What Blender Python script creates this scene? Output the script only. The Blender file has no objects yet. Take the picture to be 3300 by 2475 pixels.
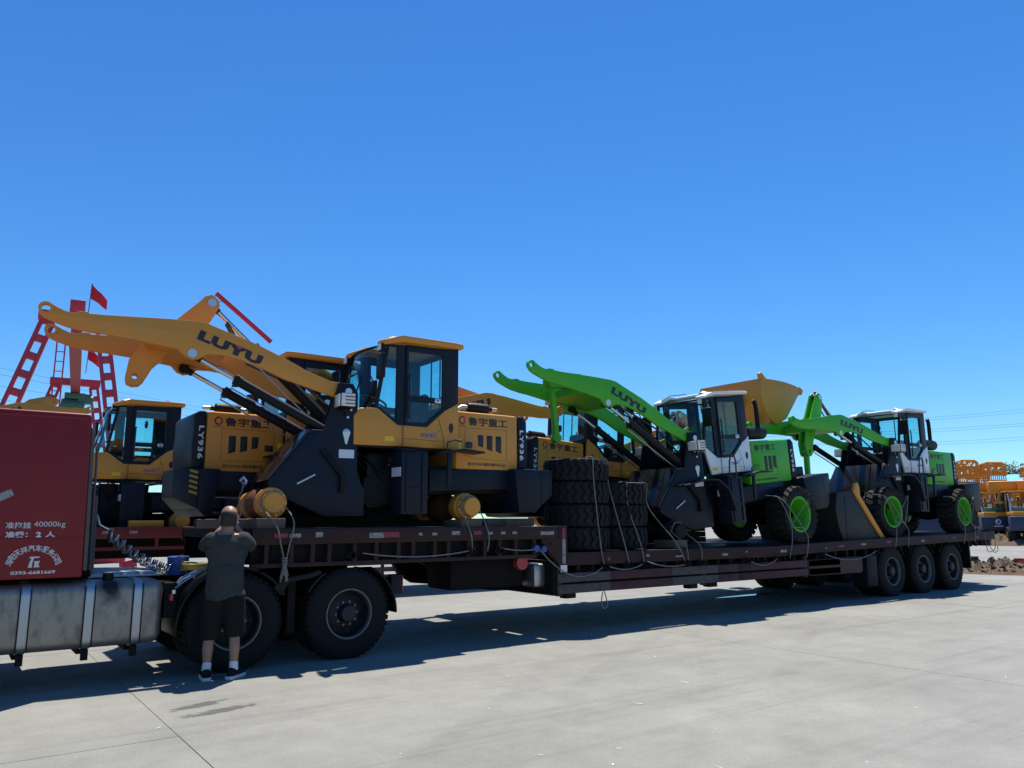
import bpy, bmesh, math, random
from mathutils import Vector, Matrix, noise
from mathutils.geometry import tessellate_polygon
random.seed(7)
S = bpy.context.scene
COL = S.collection
R = math.radians
PI = math.pi
# ------------------------------------------------------------------ camera
cd = bpy.data.cameras.new('camera')
cam = bpy.data.objects.new('camera', cd)
COL.objects.link(cam)
S.camera = cam
cd.sensor_width = 36
cd.lens = 36*2490/3300
cd.clip_start = .05
cd.clip_end = 3000
th, pit, rol = R(54.146), R(10.02), R(-.236)
hd = Vector((math.cos(th), math.sin(th), 0)); rt = Vector((math.sin(th), -math.cos(th), 0)); upv = Vector((0, 0, 1))
fw = hd*math.cos(pit)+upv*math.sin(pit); uu = upv*math.cos(pit)-hd*math.sin(pit)
r2 = rt*math.cos(rol)+uu*math.sin(rol); u2 = uu*math.cos(rol)-rt*math.sin(rol)
cam.matrix_world = Matrix.Translation((0, 0, 1.628)) @ Matrix((r2, u2, -fw)).transposed().to_4x4()
# ------------------------------------------------------------------ sky and sun
SUN = Vector((.28, .26, 1)).normalized()
w = bpy.data.worlds.new('World'); S.world = w; w.use_nodes = True
nt = w.node_tree
sky = nt.nodes.new('ShaderNodeTexSky'); sky.sky_type = 'NISHITA'; sky.sun_disc = False
sky.sun_elevation = math.asin(SUN.z); sky.sun_rotation = math.atan2(SUN.x, SUN.y)
sky.altitude = 0; sky.air_density = 1.0; sky.dust_density = .0; sky.ozone_density = 3.5
hs = nt.nodes.new('ShaderNodeHueSaturation'); hs.inputs['Saturation'].default_value = 1.22
nt.links.new(sky.outputs[0], hs.inputs['Color'])
tn = nt.nodes.new('ShaderNodeMix'); tn.data_type = 'RGBA'; tn.blend_type = 'MULTIPLY'; tn.inputs[0].default_value = 1; tn.inputs[7].default_value = (.66, .95, 1.19, 1)
nt.links.new(hs.outputs[0], tn.inputs[6]); nt.links.new(tn.outputs[2], nt.nodes['Background'].inputs[0])
nt.nodes['Background'].inputs[1].default_value = .088
sl = bpy.data.lights.new('sun', 'SUN'); sl.energy = 5.0; sl.angle = R(.5); sl.color = (1, .95, .87)
so = bpy.data.objects.new('sun', sl); COL.objects.link(so)
so.rotation_euler = SUN.to_track_quat('Z', 'Y').to_euler(); so.location = (20, 20, 60)
S.view_settings.view_transform = 'Standard'; S.view_settings.look = 'None'
S.view_settings.exposure = .55; S.view_settings.gamma = 1
# ------------------------------------------------------------------ materials
MATS = {}
def mat(name, col, rough=.5, metal=0, var=.12, vs=3, dirt=None, damt=.0, ds=2.5, bump=0, bs=60, spec=.5, coat=0, stretch=None):
    if name in MATS: return MATS[name]
    m = bpy.data.materials.new(name); m.use_nodes = True; t = m.node_tree; n = t.nodes; l = t.links
    b = n['Principled BSDF']
    b.inputs['Roughness'].default_value = rough; b.inputs['Metallic'].default_value = metal
    b.inputs['Specular IOR Level'].default_value = spec
    if coat: b.inputs['Coat Weight'].default_value = coat; b.inputs['Coat Roughness'].default_value = .12
    tc = n.new('ShaderNodeTexCoord'); src = tc.outputs['Object']
    if stretch:
        mp = n.new('ShaderNodeMapping'); mp.inputs['Scale'].default_value = stretch; l.new(src, mp.inputs[0]); src = mp.outputs[0]
    nz = n.new('ShaderNodeTexNoise'); nz.inputs['Scale'].default_value = vs; nz.inputs['Detail'].default_value = 6; nz.inputs['Roughness'].default_value = .65
    l.new(src, nz.inputs['Vector'])
    def mix(a, bcol, fac):
        x = n.new('ShaderNodeMix'); x.data_type = 'RGBA'
        for sock, val in ((x.inputs[6], a), (x.inputs[7], bcol)):
            if isinstance(val, tuple): sock.default_value = (*val, 1)
            else: l.new(val, sock)
        l.new(fac, x.inputs[0]); return x.outputs[2]
    c0 = tuple(max(0, c*(1-var)) for c in col); c1 = tuple(min(1, c*(1+var)) for c in col)
    out = mix(c0, c1, nz.outputs[0])
    if dirt:
        n2 = n.new('ShaderNodeTexNoise'); n2.inputs['Scale'].default_value = ds; n2.inputs['Detail'].default_value = 8; n2.inputs['Roughness'].default_value = .7
        l.new(src, n2.inputs['Vector'])
        rp = n.new('ShaderNodeMapRange'); rp.inputs[1].default_value = .66-damt*.5; rp.inputs[2].default_value = .80-damt*.3
        rp.inputs[4].default_value = min(1, .35+damt)
        l.new(n2.outputs[0], rp.inputs[0]); out = mix(out, dirt, rp.outputs[0])
        rr = n.new('ShaderNodeMapRange'); rr.inputs[3].default_value = rough; rr.inputs[4].default_value = min(1, rough+.35)
        l.new(rp.outputs[0], rr.inputs[0]); l.new(rr.outputs[0], b.inputs['Roughness'])
    l.new(out, b.inputs['Base Color'])
    if bump:
        n3 = n.new('ShaderNodeTexNoise'); n3.inputs['Scale'].default_value = bs; n3.inputs['Detail'].default_value = 5
        l.new(src, n3.inputs['Vector'])
        bp = n.new('ShaderNodeBump'); bp.inputs['Strength'].default_value = bump; bp.inputs['Distance'].default_value = .02
        l.new(n3.outputs[0], bp.inputs['Height']); l.new(bp.outputs[0], b.inputs['Normal'])
    MATS[name] = m
    return m
DUST = (.30, .25, .19)
YEL = mat('yellow_paint', (.64, .268, .042), .42, var=.09, dirt=DUST, damt=.10, ds=1.6, spec=.32)
ORG = mat('orange_paint', (.62, .24, .022), .45, var=.08, dirt=DUST, damt=.1, spec=.3)
GRN = mat('green_paint', (.074, .42, .022), .40, var=.09, dirt=DUST, damt=.08, spec=.3)
WHT = mat('white_paint', (.78, .78, .76), .3, var=.04, dirt=DUST, damt=.05)
DRK = mat('dark_blue_paint', (.011, .015, .025), .42, var=.15, dirt=(.026, .027, .03), damt=.04, ds=3, spec=.18)
DRF = mat('dark_frame_paint', (.008, .009, .011), .55, var=.2, dirt=(.03, .026, .022), damt=.10, ds=4, spec=.18)
BLK = mat('black_plastic', (.008, .008, .009), .45, var=.2, dirt=(.03, .027, .025), damt=.05, spec=.2)
BLKG = mat('black_gloss', (.010, .010, .012), .16, var=.2)
RUB = mat('tyre_rubber', (.014, .013, .013), .82, var=.25, vs=8, dirt=(.055, .047, .04), damt=.26, ds=6, bump=.25, bs=120, spec=.25)
TRB = mat('truck_tyre_rubber', (.009, .009, .0095), .8, var=.25, vs=8, dirt=(.026, .023, .021), damt=.14, ds=5, bump=.2, bs=120, spec=.25)
CHR = mat('chrome_rod', (.62, .60, .57), .16, 1, var=.05)
STL = mat('bare_steel', (.42, .41, .40), .38, .9, var=.15, dirt=(.14, .09, .06), damt=.1)
GALV = mat('zinc_plate', (.55, .57, .58), .3, .8, var=.08)
RIM = mat('truck_rim', (.018, .019, .022), .55, .3, var=.2, dirt=(.045, .04, .034), damt=.2, ds=7)
RIML = mat('worn_rim_lip', (.13, .13, .125), .45, .5, var=.3, vs=20)
TRL = mat('trailer_brown_paint', (.040, .019, .017), .66, var=.3, vs=5, dirt=(.045, .028, .022), damt=.14, ds=4, bump=.2, bs=40, spec=.2)
TRD = mat('trailer_dark_steel', (.010, .008, .008), .75, var=.3, vs=6, dirt=(.03, .02, .016), damt=.16, ds=5, spec=.15)
RST = mat('rusty_tool_box', (.055, .026, .018), .75, var=.35, vs=6, dirt=(.12, .085, .04), damt=.22, ds=9, bump=.4, bs=30)
TRR = mat('red_trailer_paint', (.13, .012, .013), .6, var=.25, vs=4, dirt=(.05, .03, .03), damt=.14, ds=5)
RED = mat('truck_red_paint', (.20, .011, .013), .42, var=.18, vs=1.6, dirt=(.15, .05, .045), damt=.16, ds=2.6, spec=.3, bump=.06, bs=3)
REDS = mat('signal_red', (.55, .02, .03), .55, var=.12)
CRN = mat('crane_red_paint', (.55, .04, .06), .5, var=.15, vs=2, dirt=(.25, .09, .07), damt=.1)
FLAG = mat('flag_cloth', (.75, .02, .03), .8, var=.08)
GRH = mat('hoist_green', (.05, .14, .09), .5, var=.2)
ALU = mat('fuel_tank_aluminium', (.27, .25, .22), .45, .7, var=.3, vs=5, dirt=(.11, .09, .065), damt=.34, ds=7, bump=.12, bs=25, stretch=(1, 1, .5))
def tank_stain():
    t = ALU.node_tree; n = t.nodes; l = t.links; b = n['Principled BSDF']; src = b.inputs['Base Color'].links[0].from_socket
    tc = n.new('ShaderNodeTexCoord'); nz = n.new('ShaderNodeTexNoise'); nz.inputs['Scale'].default_value = 9; l.new(tc.outputs['Object'], nz.inputs['Vector'])
    mp = n.new('ShaderNodeMapping'); mp.inputs['Location'].default_value = (-1.44, -.02, -.97); mp.inputs['Scale'].default_value = (1, .6, .62); mp.vector_type = 'POINT'
    sb = n.new('ShaderNodeVectorMath'); sb.operation = 'SUBTRACT'; sb.inputs[1].default_value = (1.44, .03, .99); l.new(tc.outputs['Object'], sb.inputs[0])
    sc = n.new('ShaderNodeVectorMath'); sc.operation = 'MULTIPLY'; sc.inputs[1].default_value = (1, .5, .60); l.new(sb.outputs[0], sc.inputs[0])
    ln = n.new('ShaderNodeVectorMath'); ln.operation = 'LENGTH'; l.new(sc.outputs[0], ln.inputs[0])
    ad = n.new('ShaderNodeMath'); ad.operation = 'MULTIPLY_ADD'; ad.inputs[1].default_value = .10; l.new(nz.outputs[0], ad.inputs[0]); l.new(ln.outputs['Value'], ad.inputs[2])
    mr = n.new('ShaderNodeMapRange'); mr.inputs[1].default_value = .10; mr.inputs[2].default_value = .19; mr.inputs[3].default_value = .95; mr.inputs[4].default_value = 0; l.new(ad.outputs[0], mr.inputs[0])
    x = n.new('ShaderNodeMix'); x.data_type = 'RGBA'; l.new(mr.outputs[0], x.inputs[0]); l.new(src, x.inputs[6]); x.inputs[7].default_value = (.012, .011, .010, 1); l.new(x.outputs[2], b.inputs['Base Color'])
tank_stain()
ALS = mat('tank_strap_steel', (.38, .40, .42), .38, .8, var=.12, dirt=(.2, .18, .15), damt=.12, ds=8)
ROPE = mat('rope_fibre', (.24, .22, .18), .9, var=.25, vs=40, bump=.6, bs=220)
WOOD = mat('timber', (.16, .11, .07), .85, var=.3, vs=4, bump=.5, bs=50, stretch=(1, 8, 8))
TAPR = mat('reflector_red', (.28, .02, .035), .5, var=.2, dirt=(.04, .02, .02), damt=.36, ds=30)
TAPW = mat('reflector_white', (.30, .30, .27), .5, var=.2, dirt=(.04, .022, .02), damt=.45, ds=30)
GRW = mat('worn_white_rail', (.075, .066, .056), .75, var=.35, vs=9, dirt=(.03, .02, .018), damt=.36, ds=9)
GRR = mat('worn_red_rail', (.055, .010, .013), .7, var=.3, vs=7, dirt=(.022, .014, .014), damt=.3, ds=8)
NAVY = mat('decal_navy', (.014, .014, .022), .45, var=.05)
DECB = mat('decal_black', (.012, .011, .012), .5, var=.05)
DECR = mat('decal_red', (.62, .04, .05), .45, var=.05)
DECW = mat('decal_white', (.62, .65, .70), .5, var=.08)
DECP = mat('decal_purple', (.16, .11, .30), .5, var=.05)
HAZ = mat('hazard_yellow', (.36, .24, .03), .6, var=.15)
DECY = mat('decal_yellow', (.80, .55, .03), .5, var=.05)
LETW = mat('sprayed_white', (.62, .60, .60), .7, var=.15, vs=30)
LENS = mat('lamp_lens', (.75, .70, .62), .12, var=.1, vs=30)
LENR = mat('lamp_red', (.45, .04, .06), .2)
SKIN = mat('skin', (.30, .16, .105), .5, var=.1, vs=14, bump=.05, bs=120)
HAIR = mat('cropped_hair', (.022, .015, .012), .8, var=.3, vs=90)
TSH = mat('grey_cotton', (.042, .045, .043), .92, var=.14, vs=7, bump=.25, bs=260, spec=.2)
SHO = mat('black_cotton', (.010, .010, .010), .9, var=.2, bump=.2, bs=200, spec=.2)
SOC = mat('white_sock', (.62, .64, .70), .9, var=.06, bump=.4, bs=200)
SOLE = mat('shoe_sole', (.55, .53, .48), .7, var=.1)
BLUE = mat('blue_plastic', (.02, .06, .26), .4, var=.1)
YROP = mat('yellow_hose', (.42, .28, .06), .6, var=.2)
SOIL = mat('soil', (.10, .065, .038), .95, var=.4, vs=5, dirt=(.07, .10, .02), damt=.15, ds=.9, bump=.8, bs=12)
BROOF = mat('blue_sheet_roof', (.10, .40, .62), .5, var=.08)
BWALL = mat('pale_wall', (.45, .47, .50), .7, var=.1)
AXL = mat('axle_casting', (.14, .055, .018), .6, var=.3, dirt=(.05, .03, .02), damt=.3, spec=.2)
TRIM = mat('weathered_trim', (.075, .07, .065), .7, var=.35, vs=9)
LBAR = mat('lamp_bar', (.09, .05, .04), .4)
PUD = mat('puddle_water', (.05, .055, .05), .04, var=.1)
LEAF = mat('leaf', (.045, .085, .025), .6, var=.4, vs=2)
BARK = mat('bark', (.09, .06, .04), .9, var=.3)
WIRE = mat('cable', (.06, .06, .065), .6)
FAB = mat('seat_fabric', (.03, .03, .033), .85)
BUCK = mat('bucket_dark', (.012, .0125, .013), .6, var=.2, vs=3, dirt=(.035, .028, .024), damt=.2, ds=3)
def glassmat(name, tint, gl=.07):
    m = bpy.data.materials.new(name); m.use_nodes = True; t = m.node_tree; n = t.nodes; l = t.links
    n.remove(n['Principled BSDF'])
    tr = n.new('ShaderNodeBsdfTransparent'); tr.inputs[0].default_value = (*tint, 1)
    g = n.new('ShaderNodeBsdfGlossy'); g.inputs['Roughness'].default_value = .03; g.inputs[0].default_value = (.9, .95, 1, 1)
    ge = n.new('ShaderNodeNewGeometry'); dt = n.new('ShaderNodeVectorMath'); dt.operation = 'DOT_PRODUCT'
    l.new(ge.outputs['Normal'], dt.inputs[0]); l.new(ge.outputs['Incoming'], dt.inputs[1])
    ab = n.new('ShaderNodeMath'); ab.operation = 'ABSOLUTE'; l.new(dt.outputs['Value'], ab.inputs[0])
    iv = n.new('ShaderNodeMath'); iv.operation = 'SUBTRACT'; iv.inputs[0].default_value = 1; l.new(ab.outputs[0], iv.inputs[1])
    pw = n.new('ShaderNodeMath'); pw.operation = 'POWER'; pw.inputs[1].default_value = 5; l.new(iv.outputs[0], pw.inputs[0])
    f = n.new('ShaderNodeMapRange'); f.inputs[3].default_value = .04; f.inputs[4].default_value = .9; l.new(pw.outputs[0], f.inputs[0])
    mx = n.new('ShaderNodeMixShader'); l.new(f.outputs[0], mx.inputs[0]); l.new(tr.outputs[0], mx.inputs[1]); l.new(g.outputs[0], mx.inputs[2])
    l.new(mx.outputs[0], n['Material Output'].inputs[0]); return m
GLS = glassmat('tinted_glass', (.72, .93, .92))
# grille: dark sheet with punched round holes
def grille():
    m = mat('punched_grille', (.012, .013, .015), .5); t = m.node_tree; n = t.nodes; l = t.links
    v = n.new('ShaderNodeTexVoronoi'); v.inputs['Scale'].default_value = 36; v.inputs['Randomness'].default_value = 0
    tc = n.new('ShaderNodeTexCoord'); l.new(tc.outputs['Object'], v.inputs[0])
    bp = n.new('ShaderNodeBump'); bp.inputs['Strength'].default_value = .8; l.new(v.outputs[0], bp.inputs['Height'])
    l.new(bp.outputs[0], n['Principled BSDF'].inputs['Normal']); return m
GRL = grille()
def concrete(name, seedloc):
    m = bpy.data.materials.new(name); m.use_nodes = True; t = m.node_tree; n = t.nodes; l = t.links
    b = n['Principled BSDF']; b.inputs['Specular IOR Level'].default_value = .3
    geo = n.new('ShaderNodeNewGeometry'); P = geo.outputs['Position']
    def nz(scale, det, ro, sc=(1, 1, 1), rot=0, loc=(0, 0, 0)):
        mp = n.new('ShaderNodeMapping'); mp.inputs['Scale'].default_value = sc; mp.inputs['Rotation'].default_value = (0, 0, rot); mp.inputs['Location'].default_value = loc
        l.new(P, mp.inputs[0])
        x = n.new('ShaderNodeTexNoise'); x.inputs['Scale'].default_value = scale; x.inputs['Detail'].default_value = det; x.inputs['Roughness'].default_value = ro
        l.new(mp.outputs[0], x.inputs['Vector']); return x.outputs[0]
    def rng(v, a, c, lo, hi):
        x = n.new('ShaderNodeMapRange'); x.inputs[1].default_value = a; x.inputs[2].default_value = c; x.inputs[3].default_value = lo; x.inputs[4].default_value = hi
        l.new(v, x.inputs[0]); return x.outputs[0]
    def mul(a, c):
        x = n.new('ShaderNodeMath'); x.operation = 'MULTIPLY'; l.new(a, x.inputs[0]); l.new(c, x.inputs[1]); return x.outputs[0]
    big = rng(nz(.35, 6, .6), .3, .7, .84, 1.12)
    med = rng(nz(2.2, 8, .7), .3, .7, .88, 1.10)
    fine = rng(nz(38, 5, .75), .3, .7, .86, 1.12)
    # swept / tyre-worn streaks in two driving directions
    st1 = rng(nz(1.0, 6, .6, (.12, 2.6, 1), R(18)), .56, .74, 1.0, .80)
    st2 = rng(nz(1.0, 6, .6, (.10, 3.2, 1), R(-24), (5, 3, 0)), .58, .75, 1.0, .83)
    st3 = rng(nz(1.0, 5, .6, (.16, 1.9, 1), R(52), (11, 1, 0)), .60, .78, 1.0, .86)
    wear = rng(nz(1.3, 9, .75, (.5, 1.4, 1), R(8), (2, 7, 0)), .60, .75, 1.0, 1.13)
    def arcs(cx, cy, r0, wd, gap):      # pair of faint curved tyre tracks
        d = n.new('ShaderNodeVectorMath'); d.operation = 'SUBTRACT'; d.inputs[1].default_value = (cx, cy, 0); l.new(P, d.inputs[0])
        q = n.new('ShaderNodeVectorMath'); q.operation = 'LENGTH'; l.new(d.outputs[0], q.inputs[0])
        x = n.new('ShaderNodeMath'); x.operation = 'PINGPONG'; x.inputs[1].default_value = gap
        o = n.new('ShaderNodeMath'); o.operation = 'SUBTRACT'; o.inputs[1].default_value = r0; l.new(q.outputs['Value'], o.inputs[0])
        e = n.new('ShaderNodeMath'); e.operation = 'ABSOLUTE'; l.new(o.outputs[0], e.inputs[0])
        k = n.new('ShaderNodeMath'); k.operation = 'SUBTRACT'; k.inputs[1].default_value = gap; l.new(e.outputs[0], k.inputs[0])
        f = n.new('ShaderNodeMath'); f.operation = 'ABSOLUTE'; l.new(k.outputs[0], f.inputs[0])
        m_ = rng(f.outputs[0], wd*.5, wd*1.1, .90, 1.0); brk = rng(nz(1.1, 6, .7, (1, 1, 1), 0, (cx, cy, 3)), .42, .62, 0, 1)
        z = n.new('ShaderNodeMix'); z.inputs[2].default_value = 1.0; l.new(brk, z.inputs[0]); l.new(m_, z.inputs[3]); return z.outputs[0]
    trk = mul(mul(arcs(20, -14, 24, .15, .95), arcs(-14, 30, 31, .14, .9)), arcs(9, -22, 28.5, .16, 1.0))
    v = mul(mul(mul(mul(big, med), mul(fine, st1)), mul(mul(st2, st3), wear)), trk)
    def stain(cx, cy, ang, L, Wd):
        d = n.new('ShaderNodeVectorMath'); d.operation = 'SUBTRACT'; d.inputs[1].default_value = (cx, cy, 0); l.new(P, d.inputs[0])
        q = n.new('ShaderNodeMapping'); q.inputs['Rotation'].default_value = (0, 0, -ang); l.new(d.outputs[0], q.inputs[0])
        u = n.new('ShaderNodeVectorMath'); u.operation = 'MULTIPLY'; u.inputs[1].default_value = (1/L, 1/Wd, 0); l.new(q.outputs[0], u.inputs[0])
        e = n.new('ShaderNodeVectorMath'); e.operation = 'LENGTH'; l.new(u.outputs[0], e.inputs[0])
        a = n.new('ShaderNodeMath'); a.operation = 'MULTIPLY_ADD'; a.inputs[1].default_value = 2.6; l.new(nz(9, 6, .6, (.6, 1.5, 1), -ang), a.inputs[0]); l.new(e.outputs['Value'], a.inputs[2])
        return rng(a.outputs[0], 2.05, 2.35, .40, 1.0)
    v = mul(v, mul(stain(2.02, 7.62, R(14), .30, .09), stain(2.10, 7.30, R(12), .34, .09)))
    mx = n.new('ShaderNodeVectorMath'); mx.operation = 'SCALE'; mx.inputs[0].default_value = (.226, .222, .195)
    l.new(v, mx.inputs['Scale'])
    l.new(mx.outputs[0], b.inputs['Base Color'])
    l.new(rng(nz(3, 5, .6), .3, .7, .62, .85), b.inputs['Roughness'])
    bp = n.new('ShaderNodeBump'); bp.inputs['Strength'].default_value = .25; bp.inputs['Distance'].default_value = .01
    l.new(nz(70, 6, .7), bp.inputs['Height']); l.new(bp.outputs[0], b.inputs['Normal'])
    return m
CONC = concrete('concrete', 0)
JOINT = mat('joint_filler', (.165, .162, .142), .9, var=.3)
STAIN = mat('damp_stain', (.105, .092, .062), .35, var=.25, vs=9, dirt=(.2, .19, .16), damt=.1, ds=20)
CHALK = mat('pale_scuff', (.62, .61, .56), .9, var=.1)
# ------------------------------------------------------------------ mesh helpers
class MB:
    def __init__(s): s.v = []; s.f = []
    def add(s, vs, fs):
        o = len(s.v); s.v += [tuple(v) for v in vs]; s.f += [tuple(i+o for i in f) for f in fs]; return s
    def box(s, x0, x1, y0, y1, z0, z1):
        return s.add([(x, y, z) for x in (x0, x1) for y in (y0, y1) for z in (z0, z1)],
                     [(0, 1, 3, 2), (4, 6, 7, 5), (0, 4, 5, 1), (2, 3, 7, 6), (0, 2, 6, 4), (1, 5, 7, 3)])
    def _pr(s, pts, f, a, b):
        n = len(pts); ar = sum(pts[i][0]*pts[(i+1) % n][1]-pts[(i+1) % n][0]*pts[i][1] for i in range(n))
        if ar < 0: pts = pts[::-1]
        return s.add([f(p, a) for p in pts]+[f(p, b) for p in pts],
                     [tuple(range(n))[::-1], tuple(range(n, 2*n))]+[(i, (i+1) % n, (i+1) % n+n, i+n) for i in range(n)])
    def prism(s, pts, y0, y1): return s._pr(pts, lambda p, t: (p[0], t, p[1]), max(y0, y1), min(y0, y1))
    def prism_x(s, pts, x0, x1): return s._pr(pts, lambda p, t: (t, p[0], p[1]), min(x0, x1), max(x0, x1))
    def prism_z(s, pts, z0, z1): return s._pr(pts, lambda p, t: (p[0], p[1], t), z0, z1)
    def plate(s, outer, holes, y0, y1):
        loops = [outer]+holes; flat = [q for lp in loops for q in lp]; n = len(flat)
        tris = tessellate_polygon([[Vector((a, c, 0)) for a, c in lp] for lp in loops])
        vs = [(a, y0, c) for a, c in flat]+[(a, y1, c) for a, c in flat]
        fs = [tuple(t) for t in tris]+[tuple(i+n for i in t[::-1]) for t in tris]
        o = 0
        for lp in loops:
            k = len(lp)
            fs += [(o+i, o+(i+1) % k, o+(i+1) % k+n, o+i+n) for i in range(k)]; o += k
        return s.add(vs, fs)
    def cyl(s, p0, p1, r0, r1=None, n=16, caps=True):
        p0, p1 = Vector(p0), Vector(p1); r1 = r0 if r1 is None else r1
        d = (p1-p0).normalized(); a = d.orthogonal().normalized(); b = d.cross(a)
        c = [(a*math.cos(2*PI*i/n)+b*math.sin(2*PI*i/n)) for i in range(n)]
        fs = [(i, (i+1) % n, (i+1) % n+n, i+n) for i in range(n)]
        if caps: fs += [tuple(range(n))[::-1], tuple(range(n, 2*n))]
        return s.add([p0+q*r0 for q in c]+[p1+q*r1 for q in c], fs)
    def tube(s, path, r, n=8, close=False):
        P = [Vector(q) for q in path]; m = len(P); vs = []; a = None
        for i in range(m):
            if close: d = P[(i+1) % m]-P[i-1]
            else: d = P[min(i+1, m-1)]-P[max(i-1, 0)]
            d.normalize()
            if a is None: a = d.orthogonal().normalized()
            else:
                a = a-d*a.dot(d)
                a = a.normalized() if a.length > 1e-6 else d.orthogonal().normalized()
            b = d.cross(a); rr = r[i] if isinstance(r, (list, tuple)) else r
            vs += [P[i]+(a*math.cos(2*PI*k/n)+b*math.sin(2*PI*k/n))*rr for k in range(n)]
        fs = []
        for i in range(m if close else m-1):
            j = (i+1) % m
            fs += [(i*n+k, i*n+(k+1) % n, j*n+(k+1) % n, j*n+k) for k in range(n)]
        if not close: fs += [tuple(range(n))[::-1], tuple(range((m-1)*n, m*n))]
        return s.add(vs, fs)
    def lathe(s, prof, n=32, c=(0, 0, 0), axis='Y', close=False):
        c = Vector(c); vs = []
        for r, h in prof:
            for k in range(n):
                a = 2*PI*k/n; x, y = r*math.cos(a), r*math.sin(a)
                vs.append(c+Vector({'Y': (x, h, y), 'Z': (x, y, h), 'X': (h, x, y)}[axis]))
        m = len(prof); fs = []
        for i in range(m if close else m-1):
            j = (i+1) % m
            fs += [(i*n+k, i*n+(k+1) % n, j*n+(k+1) % n, j*n+k) for k in range(n)]
        return s.add(vs, fs)
    def bar(s, p0, p1, w, h, up=(0, 0, 1)):
        p0, p1 = Vector(p0), Vector(p1); d = (p1-p0).normalized(); u = Vector(up)
        sd = d.cross(u)
        if sd.length < 1e-4: sd = d.cross(Vector((0, 1, 0)))
        sd.normalize(); u = sd.cross(d)
        vs = [p+sd*a*w/2+u*b*h/2 for p in (p0, p1) for a, b in ((-1, -1), (1, -1), (1, 1), (-1, 1))]
        return s.add(vs, [(0, 1, 2, 3), (7, 6, 5, 4), (0, 4, 5, 1), (1, 5, 6, 2), (2, 6, 7, 3), (3, 7, 4, 0)])
    def xf(s, M): s.v = [tuple(M @ Vector(v)) for v in s.v]; return s
    def mesh(s, name, m, bevel=0, smooth=40, seg=2):
        me = bpy.data.meshes.new(name)
        bm = bmesh.new(); bv = [bm.verts.new(v) for v in s.v]
        for f in s.f:
            try: bm.faces.new([bv[i] for i in f])
            except ValueError: pass
        bmesh.ops.recalc_face_normals(bm, faces=bm.faces)
        if bevel:
            ed = [e for e in bm.edges if len(e.link_faces) == 2 and e.calc_face_angle(0) > R(28)]
            if ed: bmesh.ops.bevel(bm, geom=ed, offset=bevel, segments=seg, affect='EDGES', clamp_overlap=True, profile=.5)
        bm.to_mesh(me); bm.free()
        me.materials.append(m)
        if smooth:
            me.polygons.foreach_set('use_smooth', [True]*len(me.polygons)); me.set_sharp_from_angle(angle=R(smooth))
        return me
    def build(s, name, m, parent=None, bevel=0, smooth=40, mtx=None, seg=2):
        if mtx is not None: s.xf(mtx)
        return link(name, s.mesh(name, m, bevel, smooth, seg), parent)
def link(name, me, parent=None):
    o = bpy.data.objects.new(name, me); COL.objects.link(o); o.parent = parent; return o
def tag(o, label, cat, group=None):
    o['label'] = label; o['category'] = cat
    if group: o['group'] = group
    return o
def thing(name, label, cat, loc=(0, 0, 0), rot=(0, 0, 0), group=None):
    o = bpy.data.objects.new(name, None); COL.objects.link(o); o.location = loc; o.rotation_euler = rot
    o.empty_display_size = .2
    return tag(o, label, cat, group)
def struct(o): o['kind'] = 'structure'; return o
def copy_tree(o, parent=None):
    c = o.copy(); COL.objects.link(c); c.parent = parent
    for ch in o.children: copy_tree(ch, c)
    return c
TXT = {}
def text_mesh(body, m, bold=0, shear=0, spacing=1, depth=.0):
    key = (body, m.name, bold, shear, spacing, depth)
    if key in TXT: return TXT[key]
    cu = bpy.data.curves.new('lettering', 'FONT'); cu.body = body; cu.offset = bold; cu.shear = shear; cu.space_character = spacing
    cu.resolution_u = 3; cu.extrude = depth; cu.size = 1
    o = bpy.data.objects.new('lettering', cu); COL.objects.link(o)
    dg = bpy.context.evaluated_depsgraph_get()
    me = bpy.data.meshes.new_from_object(o.evaluated_get(dg))
    bpy.data.objects.remove(o); bpy.data.curves.remove(cu)
    xs = [v.co.x for v in me.vertices]; ys = [v.co.y for v in me.vertices]
    x0, x1, y0, y1 = min(xs), max(xs), min(ys), max(ys)
    for v in me.vertices: v.co.x = (v.co.x-x0)/(x1-x0); v.co.y = (v.co.y-y0)/(y1-y0)
    me.materials.clear(); me.materials.append(m); TXT[key] = me
    return me
def text(body, m, org, right, up, wid, hei, parent, name='lettering', bold=.0, shear=0, mtx=None, spacing=1):
    me = text_mesh(body, m, bold, shear, spacing)
    o = link(name, me, parent)
    r, u = Vector(right).normalized(), Vector(up).normalized(); nn = r.cross(u)
    M = Matrix.Translation(org) @ Matrix((r*wid, u*hei, nn)).transposed().to_4x4()
    o.matrix_local = (mtx @ M) if mtx is not None else M
    return o
def arc(cx, cz, r, a0, a1, n):
    return [(cx+r*math.cos(R(a0+(a1-a0)*i/n)), cz+r*math.sin(R(a0+(a1-a0)*i/n))) for i in range(n+1)]
def rotpts(pts, a): return [(x*math.cos(a)-y*math.sin(a), x*math.sin(a)+y*math.cos(a)) for x, y in pts]
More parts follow.
